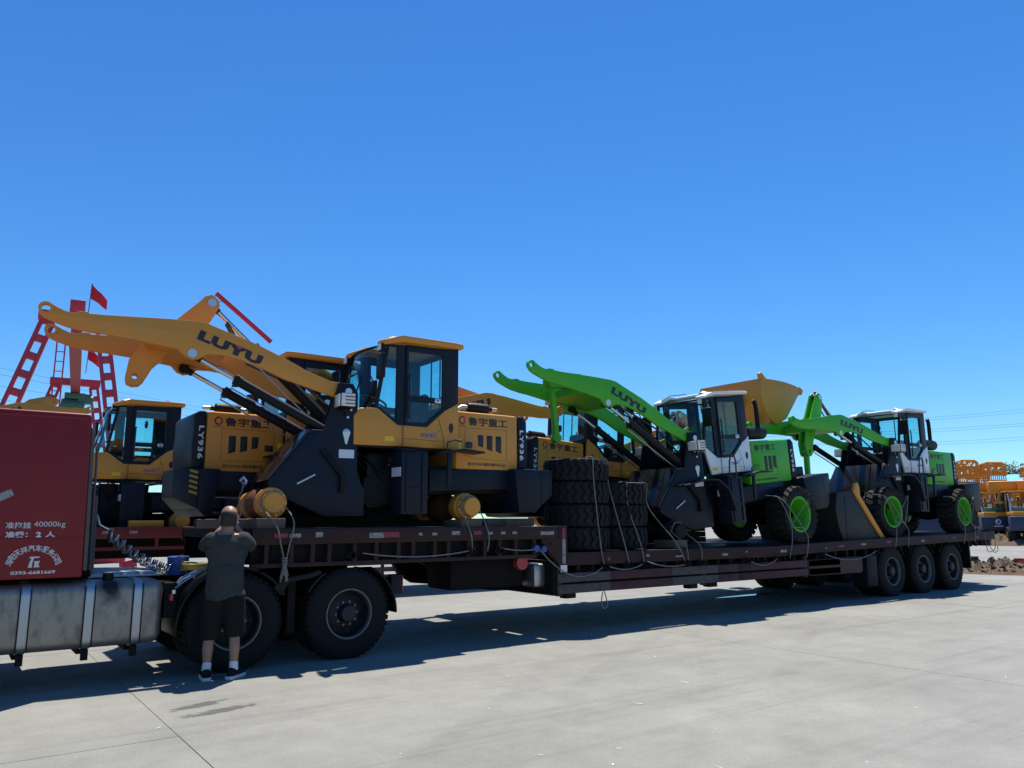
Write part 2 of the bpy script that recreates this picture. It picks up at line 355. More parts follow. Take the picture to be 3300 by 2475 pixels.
# ------------------------------------------------------------------ ground
g = MB().add([(-1500, -1500, -.03), (1500, -1500, -.03), (1500, 1500, -.03), (-1500, 1500, -.03)], [(0, 1, 2, 3)]).build('ground', CONC, smooth=0)
struct(g)
pave = MB().box(-27, 45, -13, 37, -.16, -.005).build('pavement', JOINT, smooth=0); struct(pave)
XJ = [-26.9, -19.7, -12.6, -5.45, 1.62, 8.77, 15.9, 23.0, 30.1, 37.3, 44.4]
YJ = [-12.8, -8.0, -3.1, 1.75, 6.65, 11.6, 16.5, 21.4, 26.3, 31.2, 36.1]
for i in range(len(XJ)-1):
    for j in range(len(YJ)-1):
        gp = .004
        MB().box(XJ[i]+gp, XJ[i+1]-gp, YJ[j]+gp, YJ[j+1]-gp, -.15, random.uniform(-.0015, .0015)).build('slab', CONC, pave, smooth=0)
def blotch(cx, cy, pts, z=.005):
    return MB().prism_z([(cx+a, cy+b) for a, b in pts], z-.003, z)
pd = []
for i in range(50):
    a = 2*PI*i/50; k = 1+.4*noise.noise(Vector((math.cos(a)*2, math.sin(a)*2, 4))); pd.append((14.4+1.1*k*math.cos(a), 11.1+.10*k*math.sin(a)))
tag(MB().prism_z(pd, .002, .005).build('puddle', PUD, smooth=0), 'shallow puddle under the trailer ahead of its rear axles', 'puddle')
sc = MB()
for _ in range(40):
    x, y = random.uniform(1.5, 12), random.uniform(3.0, 8.0); a = random.uniform(0, PI); L = random.uniform(.008, .03) if random.random() < .85 else random.uniform(.03, .07)
    d = Vector((math.cos(a), math.sin(a), 0)); e = Vector((-d.y, d.x, 0))*random.uniform(.002, .008)
    p = Vector((x, y, .0045)); sc.add([p-d*L-e, p+d*L-e*.3, p+d*L+e, p-d*L*.7+e], [(0, 1, 2, 3)])
o = sc.build('pale_scuffs', CHALK, smooth=0); o['kind'] = 'stuff'
tag(o, 'scattered pale scuff marks and chips on the concrete', 'scuffs')
# ------------------------------------------------------------------ tyres
def tyre_mesh(r=.55, w=.46, nl=24, name='tyre', m=RUB, rin=.30, lug=.035, lw=1.004):
    b = MB(); h = w/2; rc = r-lug
    prof = [(rin, -h*.72), (rin+.03, -h*.86), (rin+.09, -h*.98), (rc-.07, -h), (rc-.02, -h*.92), (rc, -h*.78), (rc, 0), (rc, h*.78), (rc-.02, h*.92), (rc-.07, h), (rin+.09, h*.98), (rin+.03, h*.86), (rin, h*.72)]
    b.lathe(prof, 48, close=True)
    def pt(a, y, rr): return (rr*math.cos(a), y, rr*math.sin(a))
    da = 2*PI/nl
    for k in range(nl):                  # zig-zag lugs right across the tread
        ys = [(-1.0, .0), (-.55, .42), (0, .0), (.55, .42), (1.0, .0)]; vs = []
        for i, (y, sh) in enumerate(ys):
            end = i in (0, 4)
            for rr in ((rc-.08 if end else rc-.02), (r-.022 if end else r)):
                for e in (-.34, .34): vs.append(pt(k*da+(sh+e)*da, y*h*(lw if end else lw-.004), rr))
        fs = [(0, 1, 3, 2), (16, 18, 19, 17)]
        for i in range(4):
            o = i*4
            fs += [(o+2, o+3, o+7, o+6), (o, o+2, o+6, o+4), (o+1, o+5, o+7, o+3), (o, o+4, o+5, o+1)]
        b.add(vs, fs)
    return b.mesh(name, m, 0, 35)
def rim_mesh(m, r=.30, w=.42):
    h = w/2
    prof = [(r+.045, h*.86), (r+.05, h*.97), (r+.025, h), (r, h*.92), (r-.012, h*.6), (r-.022, -h*.3), (r-.035, -h*.72), (.15, -h*.74), (.14, -h*.55), (.0001, -h*.55)]
    return MB().lathe(prof, 40).mesh('rim', m, 0, 40)
LT = tyre_mesh()
RIMG = rim_mesh(GRN)
BOLT = MB().cyl((0, -.012, 0), (0, .02, 0), .014, n=6).mesh('bolt', STL)
# ------------------------------------------------------------------ wheel loader
BOOM_TOP = [(-.10, .02), (-.07, .09), (0, .11), (.23, .12), (.54, .22), (.84, .35), (1.21, .49), (1.65, .62), (1.79, .665), (1.91, .675), (2.06, .665), (2.23, .655), (2.92, .595), (3.06, .59), (3.08, .605), (3.16, .60), (3.22, .575), (3.30, .58), (3.38, .61), (3.46, .65), (3.51, .66), (3.55, .64), (3.575, .59)]
BOOM_BOT = [(3.56, .53), (3.51, .48), (3.44, .45), (3.37, .43), (3.30, .41), (3.22, .39), (3.02, .37), (2.87, .37), (2.57, .35), (2.27, .32), (2.09, .30), (2.01, .22), (1.93, .19), (1.85, .21), (1.76, .28), (1.60, .29), (1.42, .27), (1.12, .19), (.83, .08), (.13, -.09), (0, -.11), (-.08, -.07)]
BOOM = BOOM_TOP+BOOM_BOT
ROCK = [(-.42, .62), (-.45, .54), (-.41, .44), (-.24, .10), (.10, -.16), (.26, -.36), (.345, -.55), (.39, -.60), (.46, -.615), (.53, -.59), (.55, -.52), (.53, -.30), (.32, .06), (.10, .22), (-.20, .56), (-.26, .64), (-.34, .675)]
def cylinder(parent, p0, p1, frac, rb, rr, y, mtx, name='lift_cylinder', dark=BLK):
    p0, p1 = Vector((p0[0], y, p0[1])), Vector((p1[0], y, p1[1])); d = (p1-p0); m = p0+d*frac; u = d.normalized()
    b = MB().cyl(p0, m, rb, n=14).cyl(m-u*.06, m+u*.02, rb*1.18, n=14).cyl(p0+Vector((0, -.05, 0)), p0+Vector((0, .05, 0)), rb*1.25, n=12)
    b.box(m.x-.035, m.x+.035, y-rb*1.25, y+rb*1.25, m.z-rb*1.3, m.z+rb*.6)
    c = b.build(name, dark, parent, mtx=mtx)
    k = MB().cyl(m-u*.02, p1, rr, n=12)
    k.build('rod', CHR, c, mtx=mtx)
    e = MB().cyl(p1+Vector((0, -.045, 0)), p1+Vector((0, .045, 0)), rr*2.1, n=14).cyl(p1-u*.13, p1-u*.02, rr*1.35, n=12)
    e.build('rod_eye', dark, c, mtx=mtx)
    off = Vector((-u.z, 0, u.x))*(-rb*1.5)
    h = MB().tube([m+off*.6, m+off*1.3, p0+d*frac*.30+off*1.3, p0+d*frac*.12+off], .012, 6)
    h.build('hydraulic_line', STL, c, mtx=mtx)
    return c
HUB = {}
def loader(label, X, Y, z0, face, pitch=0, steer=0, boom=0, rock=0, paint=YEL, base=YEL, roofm=YEL, fa=(2.70, .26), ra=(-.10, .23),
           hubm=YEL, fwheel=False, rwheel=False, fender=False, linkrod=False, style=0, pipe=True, group=None, model='LY936', boomtext=True, fsh=0, cwl=0, tap=.46):
    root = thing('wheel_loader', label, 'wheel loader', (X, Y, z0), (0, pitch, PI if face < 0 else 0), group)
    SM = Matrix.Translation((1.45+fsh, 0, 0)) @ Matrix.Rotation(steer, 4, 'Z') @ Matrix.Translation((-1.45, 0, 0))
    piv = (1.70, 1.71)
    BM = SM @ Matrix.Translation((piv[0], 0, piv[1])) @ Matrix.Rotation(-boom, 4, 'Y')
    def bp(x, z):                      # boom coords -> front frame coords
        return (piv[0]+x*math.cos(boom)-z*math.sin(boom), piv[1]+z*math.cos(boom)+x*math.sin(boom))
    # boom arms
    for s in (1, -1):
        hole = arc(3.50, .585, .045, 0, 324, 9)
        a = MB().plate(BOOM, [hole], s*.535, s*.590).build('boom_arm', paint, root, bevel=.006, mtx=BM)
        MB().lathe([(.046, .525*s), (.075, .525*s), (.075, .60*s), (.046, .60*s)], 18, (3.50, 0, .585), close=True).build('pin_boss', paint, a, mtx=BM)
        MB().lathe([(.0001, .60*s), (.055, .60*s), (.055, .525*s)], 14, (1.93, 0, .27)).build('pin_cap', GALV, a, mtx=BM)
        if boomtext:
            x0, x1, zz = (1.66, .86, .40)
            d = Vector((-1, 0, -.31)).normalized()
            if s > 0: right, org = d, Vector((1.90, .593, .450))
            else: right, org = -d, Vector((1.16, -.593, .22))
            upd = Vector((0, s, 0)).cross(right)*1.0
            t = text('LUYU', NAVY, org, right, upd, .80, .128, root, 'boom_lettering', bold=.07, mtx=BM, spacing=1.12)
            c = org+right*.495+upd*.128+Vector((0, .002*s, 0))
            MB().add([c-right*.045, c+right*.035, c-upd*.045-right*.005], [(0, 1, 2)]).build('red_mark', DECR, a, mtx=BM)
    # cross beam between the arms
    MB().prism([(1.98, .34), (2.20, .40), (2.20, .58), (1.70, .60), (1.48, .40), (1.52, .33)], -.54, .54).build('cross_beam', paint, root, bevel=.01, mtx=BM)
    MB().prism([(2.42, .50), (2.42, .36), (1.62, .30), (1.62, .34)], -.54, .54).build('cross_plate', paint, root, mtx=BM)
    # rocker on the cross beam
    rp = (2.07, .50)
    RM = BM @ Matrix.Translation((rp[0], 0, rp[1])) @ Matrix.Rotation(-rock, 4, 'Y')
    rh = arc(.445, -.50, .036, 0, 315, 7)
    rk = MB().plate(ROCK, [rh], -.10, -.06).plate(ROCK, [rh], .06, .10).build('rocker_arm', paint, root, bevel=.006, mtx=RM)
    MB().prism([(-.30, .40), (-.20, .40), (.30, -.30), (.20, -.30)], -.06, .06).build('web', paint, rk, mtx=RM)
    for q in ((-.35, .56),):
        MB().cyl((q[0], -.125, q[1]), (q[0], .125, q[1]), .055, n=14).build('pin', GALV, rk, mtx=RM)
    def rkp(x, z):
        c, sn = math.cos(rock), math.sin(rock)
        return bp(rp[0]+x*c-z*sn, rp[1]+z*c+x*sn)
    top = rkp(-.35, .56); low = rkp(.445, -.50)
    if linkrod:
        b = MB().prism([(low[0]-.045, low[1]+.03), (low[0]+.045, low[1]+.03), (low[0]+.04, low[1]-.95), (low[0]-.04, low[1]-.95)], -.05, .05)
        b.cyl((low[0], -.06, low[1]), (low[0], .06, low[1]), .085, n=16).cyl((low[0], -.06, low[1]-.97), (low[0], .06, low[1]-.97), .08, n=16)
        b.cyl((low[0], -.065, low[1]-.97), (low[0], .065, low[1]-.97), .03, n=12)
        b.build('bucket_link', paint, root, bevel=.006, mtx=SM)
    # cylinders
    lp = bp(1.93, .27)
    for s in (1, -1): cylinder(root, (1.72, 1.08), lp, .72, .062, .030, s*.50, SM)
    cylinder(root, (1.72, 1.30), top, .66, .070, .032, 0, SM, 'tilt_cylinder')
    # hoses along the boom
    for k in range(2):
        q = bp(1.2, .35); q2 = bp(.5, .18)
        MB().tube([(top[0]-.2, .06-.12*k, top[1]-.22), (q[0], .12-.2*k, q[1]+.0), (q2[0], .15-.25*k, q2[1]-.06), (1.7, .2-.3*k, 1.45), (1.62, .2-.3*k, 1.1)], .016, 6).build('hose', BLKG, root, mtx=SM)
    # front frame
    FP = [(1.83, 1.82), (1.64, 1.82), (1.57, 1.70), (1.55, .60), (1.45, .45), (1.45, .10), (1.96, .10), (2.40, .30), (2.66, .46), (2.66, .54), (2.15, 1.19), (2.01, 1.19), (1.88, 1.62)]
    for s in (1, -1):
        f = MB().plate(FP, [], s*.600, s*.640).build('front_frame_plate', DRK, root, bevel=.006, mtx=SM)
        MB().plate([(x, z) for x, z in FP if True], [], s*.44, s*.47).build('inner_plate', DRF, f, mtx=SM)
        MB().cyl((1.70, .43*s, 1.71), (1.70, .655*s, 1.71), .045, n=16).build('boom_pin', GALV, f, mtx=SM)
        for q in ((1.74, 1.47), (1.66, 1.47), (1.70, 1.37)): MB().cyl((q[0], .63*s, q[1]), (q[0], .655*s, q[1]), .017, n=8).build('bolt', GALV, f, mtx=SM)
        MB().lathe([(.0001, .652*s), (.03, .652*s), (.05, .648*s), (.05, .63*s)], 16, (1.71, 0, 1.17)).build('pin_plate', GALV, f, mtx=SM)
        MB().prism([(1.76, 1.17), (1.66, 1.17), (1.70, 1.02), (1.72, 1.02)], .63*s, .648*s).build('pin_plate', GALV, f, mtx=SM)
        MB().box(1.60, 1.80, .638*s, .643*s, .84, .95).build('data_plate', DECW, f, mtx=SM)
        MB().prism([(2.05, .92), (1.98, .95), (1.72, .62), (1.72, .40), (1.78, .40), (1.78, .60)], .64*s, .70*s).build('bracket', DRF, f, bevel=.01, mtx=SM)
        MB().cyl((2.10, .66*s, .62), (2.32, .66*s, .50), .014, n=8).build('grab_rod', GALV, f, mtx=SM)
        # head lamp
        hl = MB().box(1.66, 1.86, .62*s, .86*s, 1.47, 1.66).build('head_lamp', BLK, root, bevel=.02, mtx=SM)
        MB().box(1.855, 1.88, .63*s, .85*s, 1.485, 1.645).build('lens', LENS, hl, bevel=.012, mtx=SM)
        MB().box(1.67, 1.85, .855*s, .872*s, 1.485, 1.645).build('lens', LENS, hl, bevel=.01, mtx=SM)
        for k in range(3): MB().box(1.675, 1.80, .868*s, .880*s, 1.512+k*.045, 1.524+k*.045).build('lens_bar', LBAR, hl, mtx=SM)
        MB().cyl((1.72, .68*s, 1.40), (1.76, .72*s, 1.50), .02, n=8).build('lamp_bracket', BLK, hl, mtx=SM)
    MB().prism([(1.45, .12), (1.94, .12), (2.58, .46), (2.10, 1.0), (1.62, 1.0), (1.45, .6)], -.44, .44).build('front_chassis', DRF, root, mtx=SM)
    MB().bar((2.17, 0, 1.20), (2.68, 0, .545), 1.26, .03, up=(.8, 0, .6)).build('front_cover', BLKG, root, bevel=.008, mtx=SM)
    MB().box(1.55, 1.85, -.44, .44, 1.0, 1.12).build('valve_block', BLK, root, bevel=.01, mtx=SM)
    for k in range(5): MB().tube([(1.9, -.3+.15*k, 1.1), (2.02, -.3+.15*k, .95), (1.75, -.28+.14*k, .9), (1.5, -.2+.1*k, .75), (1.2, -.12+.06*k, .70)], .018, 6).build('hose', BLK, root, mtx=SM)
    # rear chassis
    MB().prism([(1.35, .26), (1.35, .60), (.9, .80), (-1.0, .80), (-1.0, .44), (.35, .40), (.6, .22)], -.42, .42).build('rear_chassis', DRF, root, bevel=.01)
    for s in (1, -1):
        MB().prism([(.42, .44), (.42, .74), (-1.02, .78), (-1.02, .50)], .515*s, .545*s).build('side_rail', DRK, root, bevel=.006)
        MB().box(.98, 1.30, .10*s, .40*s, .2, .95).build('hydraulic_tank', BLK, root, bevel=.03)
        for k in range(4): MB().tube([(1.45, .12*s+.08*k*s, .95), (1.3, .2*s+.08*k*s, .7+.05*k), (1.15, .42*s, .5+.07*k), (1.02, .40*s, .3+.12*k)], .017, 6).build('hose', BLK, root)
        # step box under the cab
        sb = MB().box(.60, 1.00, .50*s, .82*s, .12, .96).build('side_tank', DRK, root, bevel=.015)
        for q in (.68, .92): MB().box(q-.018, q+.018, .818*s, .838*s, .16, .93).build('rib', DRK, sb, bevel=.006)
        MB().box(.70, .90, .818*s, .832*s, .44, .48).build('rib', DRK, sb, bevel=.004)
        MB().box(.78, 1.02, .55*s, .845*s, .96, .985).build('step_plate', DRF, sb, bevel=.006)
        MB().box(1.0, 1.008, .55*s, .80*s, .62, .74).build('sticker', DECW, sb)
        # rear fender
        fd = MB().prism([(.42, .93), (.36, .985), (.05, 1.03), (-.30, 1.00), (-.30, .975), (.03, 1.0), (.30, .955)], .545*s, .86*s).build('rear_fender', DRK, root, bevel=.006)
        MB().prism([(.30, .97), (.22, .97), (.26, .50), (.31, .50)], .80*s, .84*s).build('fender_strut', DRK, fd, bevel=.006)
        MB().tube([(.32, .84*s, .98), (.31, .84*s, 1.10), (.20, .84*s, 1.14), (.08, .84*s, 1.12)], .012, 6).build('grab_rail', BLKG, fd)
        if style:                       # hooped hand rail by the steps
            MB().tube([(.98, .84*s, .95), (.93, .84*s, 1.25), (.88, .84*s, 1.36), (.80, .84*s, 1.36), (.76, .84*s, 1.25), (.78, .84*s, .95)], .016, 6).build('hand_rail', BLKG, root)
    cwp = [(-.92, .79), (-1.64, .79), (-1.66, .36), (-1.39, .14), (-.99, .15)] if not style else [(-1.46, .80), (-2.52, .84), (-2.56, .32), (-2.05, .12), (-1.60, .14)]
    cwp = [(x+(cwl if x < -1.2 and not style else 0), z) for x, z in cwp]
    cwx = cwp[1][0]+1.64
    xe = cwp[1][0]; xm = xe+.24; zt = cwp[1][1]; zb = cwp[-1][1]
    cw = MB().prism([cwp[0], (xm, zt), (xm, zb+.10), (xm+.10, zb), cwp[-1]], -.72, .72).build('counterweight', DRK, root, bevel=.015)
    tv = [(xm, y, z) for y, z in ((.72, zt), (-.72, zt), (-.72, zb+.10), (.72, zb+.10))]+[(xe, y, z) for y, z in ((tap, zt), (-tap, zt), (-tap, zb+.26), (tap, zb+.26))]
    MB().add(tv, [(3, 2, 1, 0), (4, 5, 6, 7), (0, 1, 5, 4), (1, 2, 6, 5), (2, 3, 7, 6), (3, 0, 4, 7)]).build('counterweight_tail', DRK, cw, bevel=.008)
    for s in (1, -1):
        MB().box(xm+.14, xm+.146, .718*s, .7215*s, zb+.04, zt-.02).build('seam', BLK, cw)
        for k in range(5): MB().bar((xm-.01, .715*s, zb+.30+.07*k), (xm-.085, (.715-(.72-tap)*.33)*s, zb+.34+.07*k), .006, .034).build('hazard_stripe', TAPW if paint is not YEL else HAZ, cw)
    MB().box(-1.42+cwx*.8, -1.0+cwx*.5, -.30, .30, .79, .86+(.16 if style else 0)).build('tail_box', BLK, cw, bevel=.02)
    # bonnet
    hx = -.24 if style else 0
    if style: MB().box(-1.7, -.95, -.42, .42, .42, .79).build('rear_chassis', DRF, root)
    hood = MB().box(-1.10+hx, .0, -.55, .55, .76, 1.60).build('bonnet', paint, root, bevel=.045)
    band = MB().prism([(x+hx, z) for x, z in ((-1.10, .80), (-1.10, 1.597), (-1.20, 1.597), (-1.27, 1.53), (-1.27, 1.30), (-1.285, 1.1), (-1.27, .80))], -.553, .553).build('rear_grille_band', DRK, root, bevel=.03)
    for s in (1, -1):
        y = .5535*s
        hp = [(-.15, 1.36), (-.89, 1.37), (-.89, .91), (-.33, .92), (-.14, .97)]
        MB().plate(hp, [[(-.154, 1.356), (-.886, 1.366), (-.886, .914), (-.331, .924), (-.144, .973)]], .5495*s, .5520*s).build('hatch_seam', DECB, hood)
        sg = s*face
        vents = [[(-.37, 1.27), (-.47, 1.27), (-.47, 1.09), (-.38, 1.11)], [(-.53, 1.27), (-.63, 1.27), (-.63, 1.04), (-.53, 1.07)], [(-.69, 1.27), (-.79, 1.27), (-.79, 1.01), (-.69, 1.05)]]
        if style: vents = [[(x-.12+.02*i, z+.02-(.12 if z < 1.2 else 0)+(.06*i if z < 1.2 else 0)) for x, z in v] for i, v in enumerate(vents)]
        elif s*face > 0: vents = [[(-1.16-x, z) for x, z in v] for v in vents]
        for v in vents:
            MB().prism(v, .547*s, .5535*s).build('vent', GRL, hood, bevel=.003)
        vx = -.22 if s*face < 0 else -.94
        if not style: MB().box(vx-.06, vx+.06, .547*s, .5535*s, 1.07, 1.16).build('vent', GRL, hood, bevel=.003)
        if not style: MB().box((-.06 if s*face < 0 else -1.06)-.035, (-.06 if s*face < 0 else -1.06)+.035, .548*s, .5520*s, 1.02, 1.20).build('warning_label', DECY, hood)
        rv = Vector((-s, 0, 0))
        if s > 0: x0t, xl = -.20, -.105
        else: x0t, xl = -.86, -.94
        text('鲁宇重工', DECB, (x0t, .5525*s, 1.40), rv, (0, 0, 1), .70, .125, hood, 'maker_lettering', bold=.022)
        lx = xl
        MB().lathe([(.060, .5520*s), (.040, .5520*s)], 24, (lx, 0, 1.47)).build('logo_ring', DECB, hood)
        MB().prism([(lx-s*.0, 1.52), (lx-s*.05, 1.515), (lx-s*.055, 1.46), (lx-s*.02, 1.415), (lx-s*.005, 1.43), (lx-s*.03, 1.47)], .5518*s, .5532*s).build('logo_swoosh', DECR, hood)
        text('LUYU', DECB, (lx+s*.06, .5525*s, 1.378), rv, (0, 0, 1), .12, .024, hood, 'maker_lettering', bold=.02)
        text('通过ISO9001国际质量体系认证', DECB, ((-.20 if s > 0 else -.86), .5525*s, .82), rv, (0, 0, 1), .66, .048, hood, 'maker_lettering', bold=.015)
        text(model, DECW, (-1.165+hx+s*.035, .5545*s, 1.385), (0, 0, -1), (-s, 0, 0), .455, .072, band, 'model_lettering', bold=.03, spacing=1.15)
    # exhaust and intake on the bonnet
    if style == 0:
        mu = MB().lathe([(.0001, -.90), (.035, -.90), (.035, -.84), (.075, -.82), (.078, -.50), (.06, -.46), (.0001, -.46)], 18, (0, .12, 1.735), axis='X').build('muffler', DRF, root)
        MB().tube([(-.46, .12, 1.735), (-.36, .12, 1.735), (-.27, .12, 1.68), (-.18, .12, 1.58)], .035, 10).build('exhaust_pipe', STL, mu)
        MB().tube([(-.88, .12, 1.735), (-1.0, .12, 1.735)], .03, 10).build('tail_pipe', STL, mu)
        ac = MB().lathe([(.0001, 1.93), (.085, 1.93), (.09, 1.90), (.09, 1.82), (.05, 1.81), (.05, 1.58)], 18, (-.38, -.18, 0), axis='Z').build('air_cleaner', BLKG, root)
    else:
        mu = MB().lathe([(.0001, -.62), (.10, -.62), (.13, -.58), (.13, -.04), (.09, 0), (.0001, 0)], 22, (-.16, .38, 1.76), axis='X').build('muffler', DRF, root)
        MB().tube([(-.62, .40, 1.80), (-.62, .40, 2.24), (-.61, .40, 2.34), (-.56, .40, 2.42)], .045, 10).build('exhaust_stack', DRF, mu)
    # ---------------- cab
    SB = [(1.60, 1.02), (1.61, 1.40), (1.53, 1.51), (1.28, 1.53), (.97, 1.32), (.52, 1.32), (.23, 1.57), (.01, 1.69), (.0, 1.03), (.90, 1.03)]
    if style: SB = [(1.17, 1.02), (1.30, 1.46), (1.27, 1.53), (.97, 1.32), (.52, 1.32), (.23, 1.57), (.01, 1.69), (.0, 1.03), (.90, 1.03)]
    cb = None
    for s in (1, -1):
        c = MB().plate(SB, [], .575*s, .625*s).build('cab_base', base, root, bevel=.014)
        if cb is None: cb = c
        for q in ([(.905, 1.035), (.905, 1.31)], [(.885, 1.035), (.885, 1.31)], [(.885, 1.14), (.24, 1.13)], [(.24, 1.05), (.24, 1.13), (.34, 1.45)]):
            for a, d in zip(q, q[1:]): MB().bar((a[0], .6255*s, a[1]), (d[0], .6255*s, d[1]), .004, .008, up=(0, s, 0)).build('panel_gap', DECB, c)
        MB().box(1.02, 1.16, .623*s, .6275*s, 1.09, 1.155).build('warning_label', DECY, c)
        sh = [(.16, 1.38), (.13, 1.40), (.10, 1.38), (.09, 1.33), (.105, 1.28), (.13, 1.25), (.155, 1.28), (.17, 1.33)]
        MB().prism(sh, .623*s, .628*s).build('shield_badge', DECB, c)
        text('搭配置', DECP, ((.62 if s > 0 else .40), .6275*s, 1.175), (-s, 0, 0), (0, 0, 1), .20, .055, c, 'slogan_lettering', bold=.015)
        text('Y', DECP, ((.42 if s > 0 else .60), .6275*s, 1.175), (-s, 0, 0), (0, 0, 1), .07, .075, c, 'slogan_lettering', bold=.015)
        k = .345 if s > 0 else .665
        MB().prism([(k, 1.25), (k-s*.01, 1.25), (k-s*.035, 1.285), (k-s*.005, 1.28)], .624*s, .6280*s).build('slogan_tick', DECR, c)
    MB().box(0, 1.58, -.58, .58, 1.0, 1.05).build('cab_floor', DRF, root)
    nose = [(y, z) for y, z in ((-.575, 1.03), (.575, 1.03), (.575, 1.47), (-.575, 1.47))]
    # rounded cab nose
    n = MB(); k = 12; ring = []
    for i in range(k+1):
        yy = -.60+1.2*i/k; ring.append(((1.58 if not style else 1.30)+.10*max(0, 1-(yy/.6)**2)**.5, yy))
    vs = [(x, y, 1.02) for x, y in ring]+[(x, y, 1.40) for x, y in ring]+[(x-.10, y*.98, 1.515) for x, y in ring]+[(1.25 if not style else 1.16, y*.95, 1.53) for x, y in ring]
    q = k+1
    n.add(vs, [(j*q+i, j*q+i+1, (j+1)*q+i+1, (j+1)*q+i) for j in range(3) for i in range(k)]).build('cab_nose', DRK if style else base, root, smooth=60)
    SIDE = [(1.31, 1.50), (1.14, 2.49), (0, 2.50), (0, 1.62), (.24, 1.52), (.52, 1.29), (.97, 1.29)]
    W1 = [(1.255, 1.56), (1.105, 2.40), (.985, 2.40), (.985, 1.38)]
    DOOR = [(.86, 2.45), (.235, 2.45), (.235, 1.56), (.525, 1.31), (.86, 1.31)]
    DW = [(.815, 2.36), (.27, 2.36), (.27, 1.74), (.815, 1.74)]
    DW2 = [(.815, 1.66), (.27, 1.66), (.27, 1.60), (.545, 1.37), (.815, 1.37)]
    for s in (1, -1):
        f = MB().plate(SIDE, [W1, DOOR], .555*s, .605*s).build('cab_frame', DRK, root, bevel=.008)
        MB().prism([(x, z) for x, z in W1], .575*s, .581*s).build('side_window', GLS, f)
        d = MB().plate([(x*.994+.003, z) for x, z in DOOR], [DW, DW2], .575*s, .622*s).build('door', DRK, root, bevel=.008)
        MB().prism(DW, .595*s, .601*s).build('door_window', GLS, d); MB().prism(DW2, .595*s, .601*s).build('door_window', GLS, d)
        MB().box(.30, .40, .618*s, .630*s, 1.665, 1.735).build('door_lock', GALV, d, bevel=.01)
        MB().box(.335, .37, .628*s, .6325*s, 1.69, 1.705).build('lock_slot', DECB, d)
        MB().tube([(.80, .63*s, 1.42), (.815, .66*s, 1.45), (.815, .66*s, 2.0), (.80, .63*s, 2.03)], .014, 6).build('door_handle', BLKG, d)
        # mirror
        mi = MB().box(1.28, 1.33, .64*s, .86*s, 1.90, 2.24).build('mirror', BLK, root, bevel=.03)
        MB().tube([(1.13, .60*s, 2.36), (1.25, .74*s, 2.33), (1.31, .75*s, 2.2)], .012, 6).build('mirror_arm', BLK, mi)
        # lamp under the roof horn
        la = MB().box(1.16, 1.24, .50*s, .62*s, 2.32, 2.43).build('work_lamp', BLK, root, bevel=.012)
        MB().box(1.238, 1.25, .51*s, .61*s, 2.33, 2.42).build('lens', LENS, la, bevel=.008)
    rw = [(-.53, 2.42), (.53, 2.42), (.53, 1.68), (-.53, 1.68)]
    b = MB().plate([(-.556, 2.50), (.556, 2.50), (.556, 1.04), (-.556, 1.04)], [rw], 0, .04)
    back = b.build('cab_back_wall', DRK, root, mtx=Matrix(((0, 1, 0, 0), (1, 0, 0, 0), (0, 0, 1, 0), (0, 0, 0, 1))))
    MB().box(.015, .021, -.53, .53, 1.68, 2.42).build('rear_window', GLS, back)
    for yy in (-.13, .13): MB().box(.022, .036, yy-.010, yy+.010, 1.68, 2.42).build('window_bar', BLK, back)
    # windshield
    n = MB(); k = 10; vs = []
    for j, (xb, bul, zz) in enumerate(((1.29, .16, 1.52), (1.22, .14, 1.98), (1.14, .10, 2.41))):
        for i in range(k+1):
            yy = -.56+1.12*i/k; vs.append((xb+bul*(1-(yy/.56)**2), yy, zz))
    q = k+1
    n.add(vs, [(j*q+i, j*q+i+1, (j+1)*q+i+1, (j+1)*q+i) for j in range(2) for i in range(k)]).build('windshield', GLS, root, smooth=60)
    MB().add([(1.14+.10*(1-((-.40+.8*i/6)/.56)**2), -.40+.8*i/6, 2.41) for i in range(7)]+[(.80, -.40+.8*i/6, 2.515) for i in range(7)], [(i, i+1, i+8, i+7) for i in range(6)]).build('roof_glass', GLS, root)
    MB().tube([(1.15+.10*(1-(yy/.56)**2), yy, 2.415) for yy in [-.56+1.12*i/10 for i in range(11)]], .016, 6).build('header_bar', BLK, root)
    MB().tube([(1.45, .1, 1.54), (1.40, .18, 1.75), (1.33, .22, 2.02)], .011, 5).build('wiper', BLK, root)
    # roof with two forward horns
    RP = [(-.06, -.66), (-.06, .66), (.10, .69), (.95, .69), (1.20, .64), (1.24, .55), (1.22, .44), (.95, .41), (.80, .38), (.80, -.38), (.95, -.41), (1.22, -.44), (1.24, -.55), (1.20, -.64), (.95, -.69), (.10, -.69)]
    b = MB().prism_z(RP, 2.520 if style else 2.495, 2.575)
    b.v = [(x, y, z-max(0, x-1.0)*.42-(.012 if abs(y) > .6 else 0)) for x, y, z in b.v]
    roof = b.build('roof', roofm, root, bevel=.022)
    MB().lathe([(.018, -.006), (.026, 0), (.018, .006), (.012, 0)], 12, (.25, .5, 2.59), close=True).build('lifting_eye', REDS, roof)
    if style:
        MB().tube([(1.22, -.40, 2.50), (1.0, -.35, 2.60), (.6, -.3, 2.62)], .008, 5).build('roof_wire', BLK, roof)
    # seat, wheel, console
    se = MB().box(.32, .78, -.24, .24, 1.38, 1.52).box(.24, .36, -.22, .22, 1.50, 1.86).build('seat', FAB, root, bevel=.05)
    MB().box(.35, .7, -.2, .2, 1.05, 1.38).build('seat_base', BLK, se)
    co = MB().bar((1.20, 0, 1.05), (1.06, 0, 1.68), .10, .10).build('steering_column', BLK, root, bevel=.02)
    sw = MB(); ax = Matrix.Translation((1.04, 0, 1.71)) @ Matrix.Rotation(R(-22), 4, 'Y')
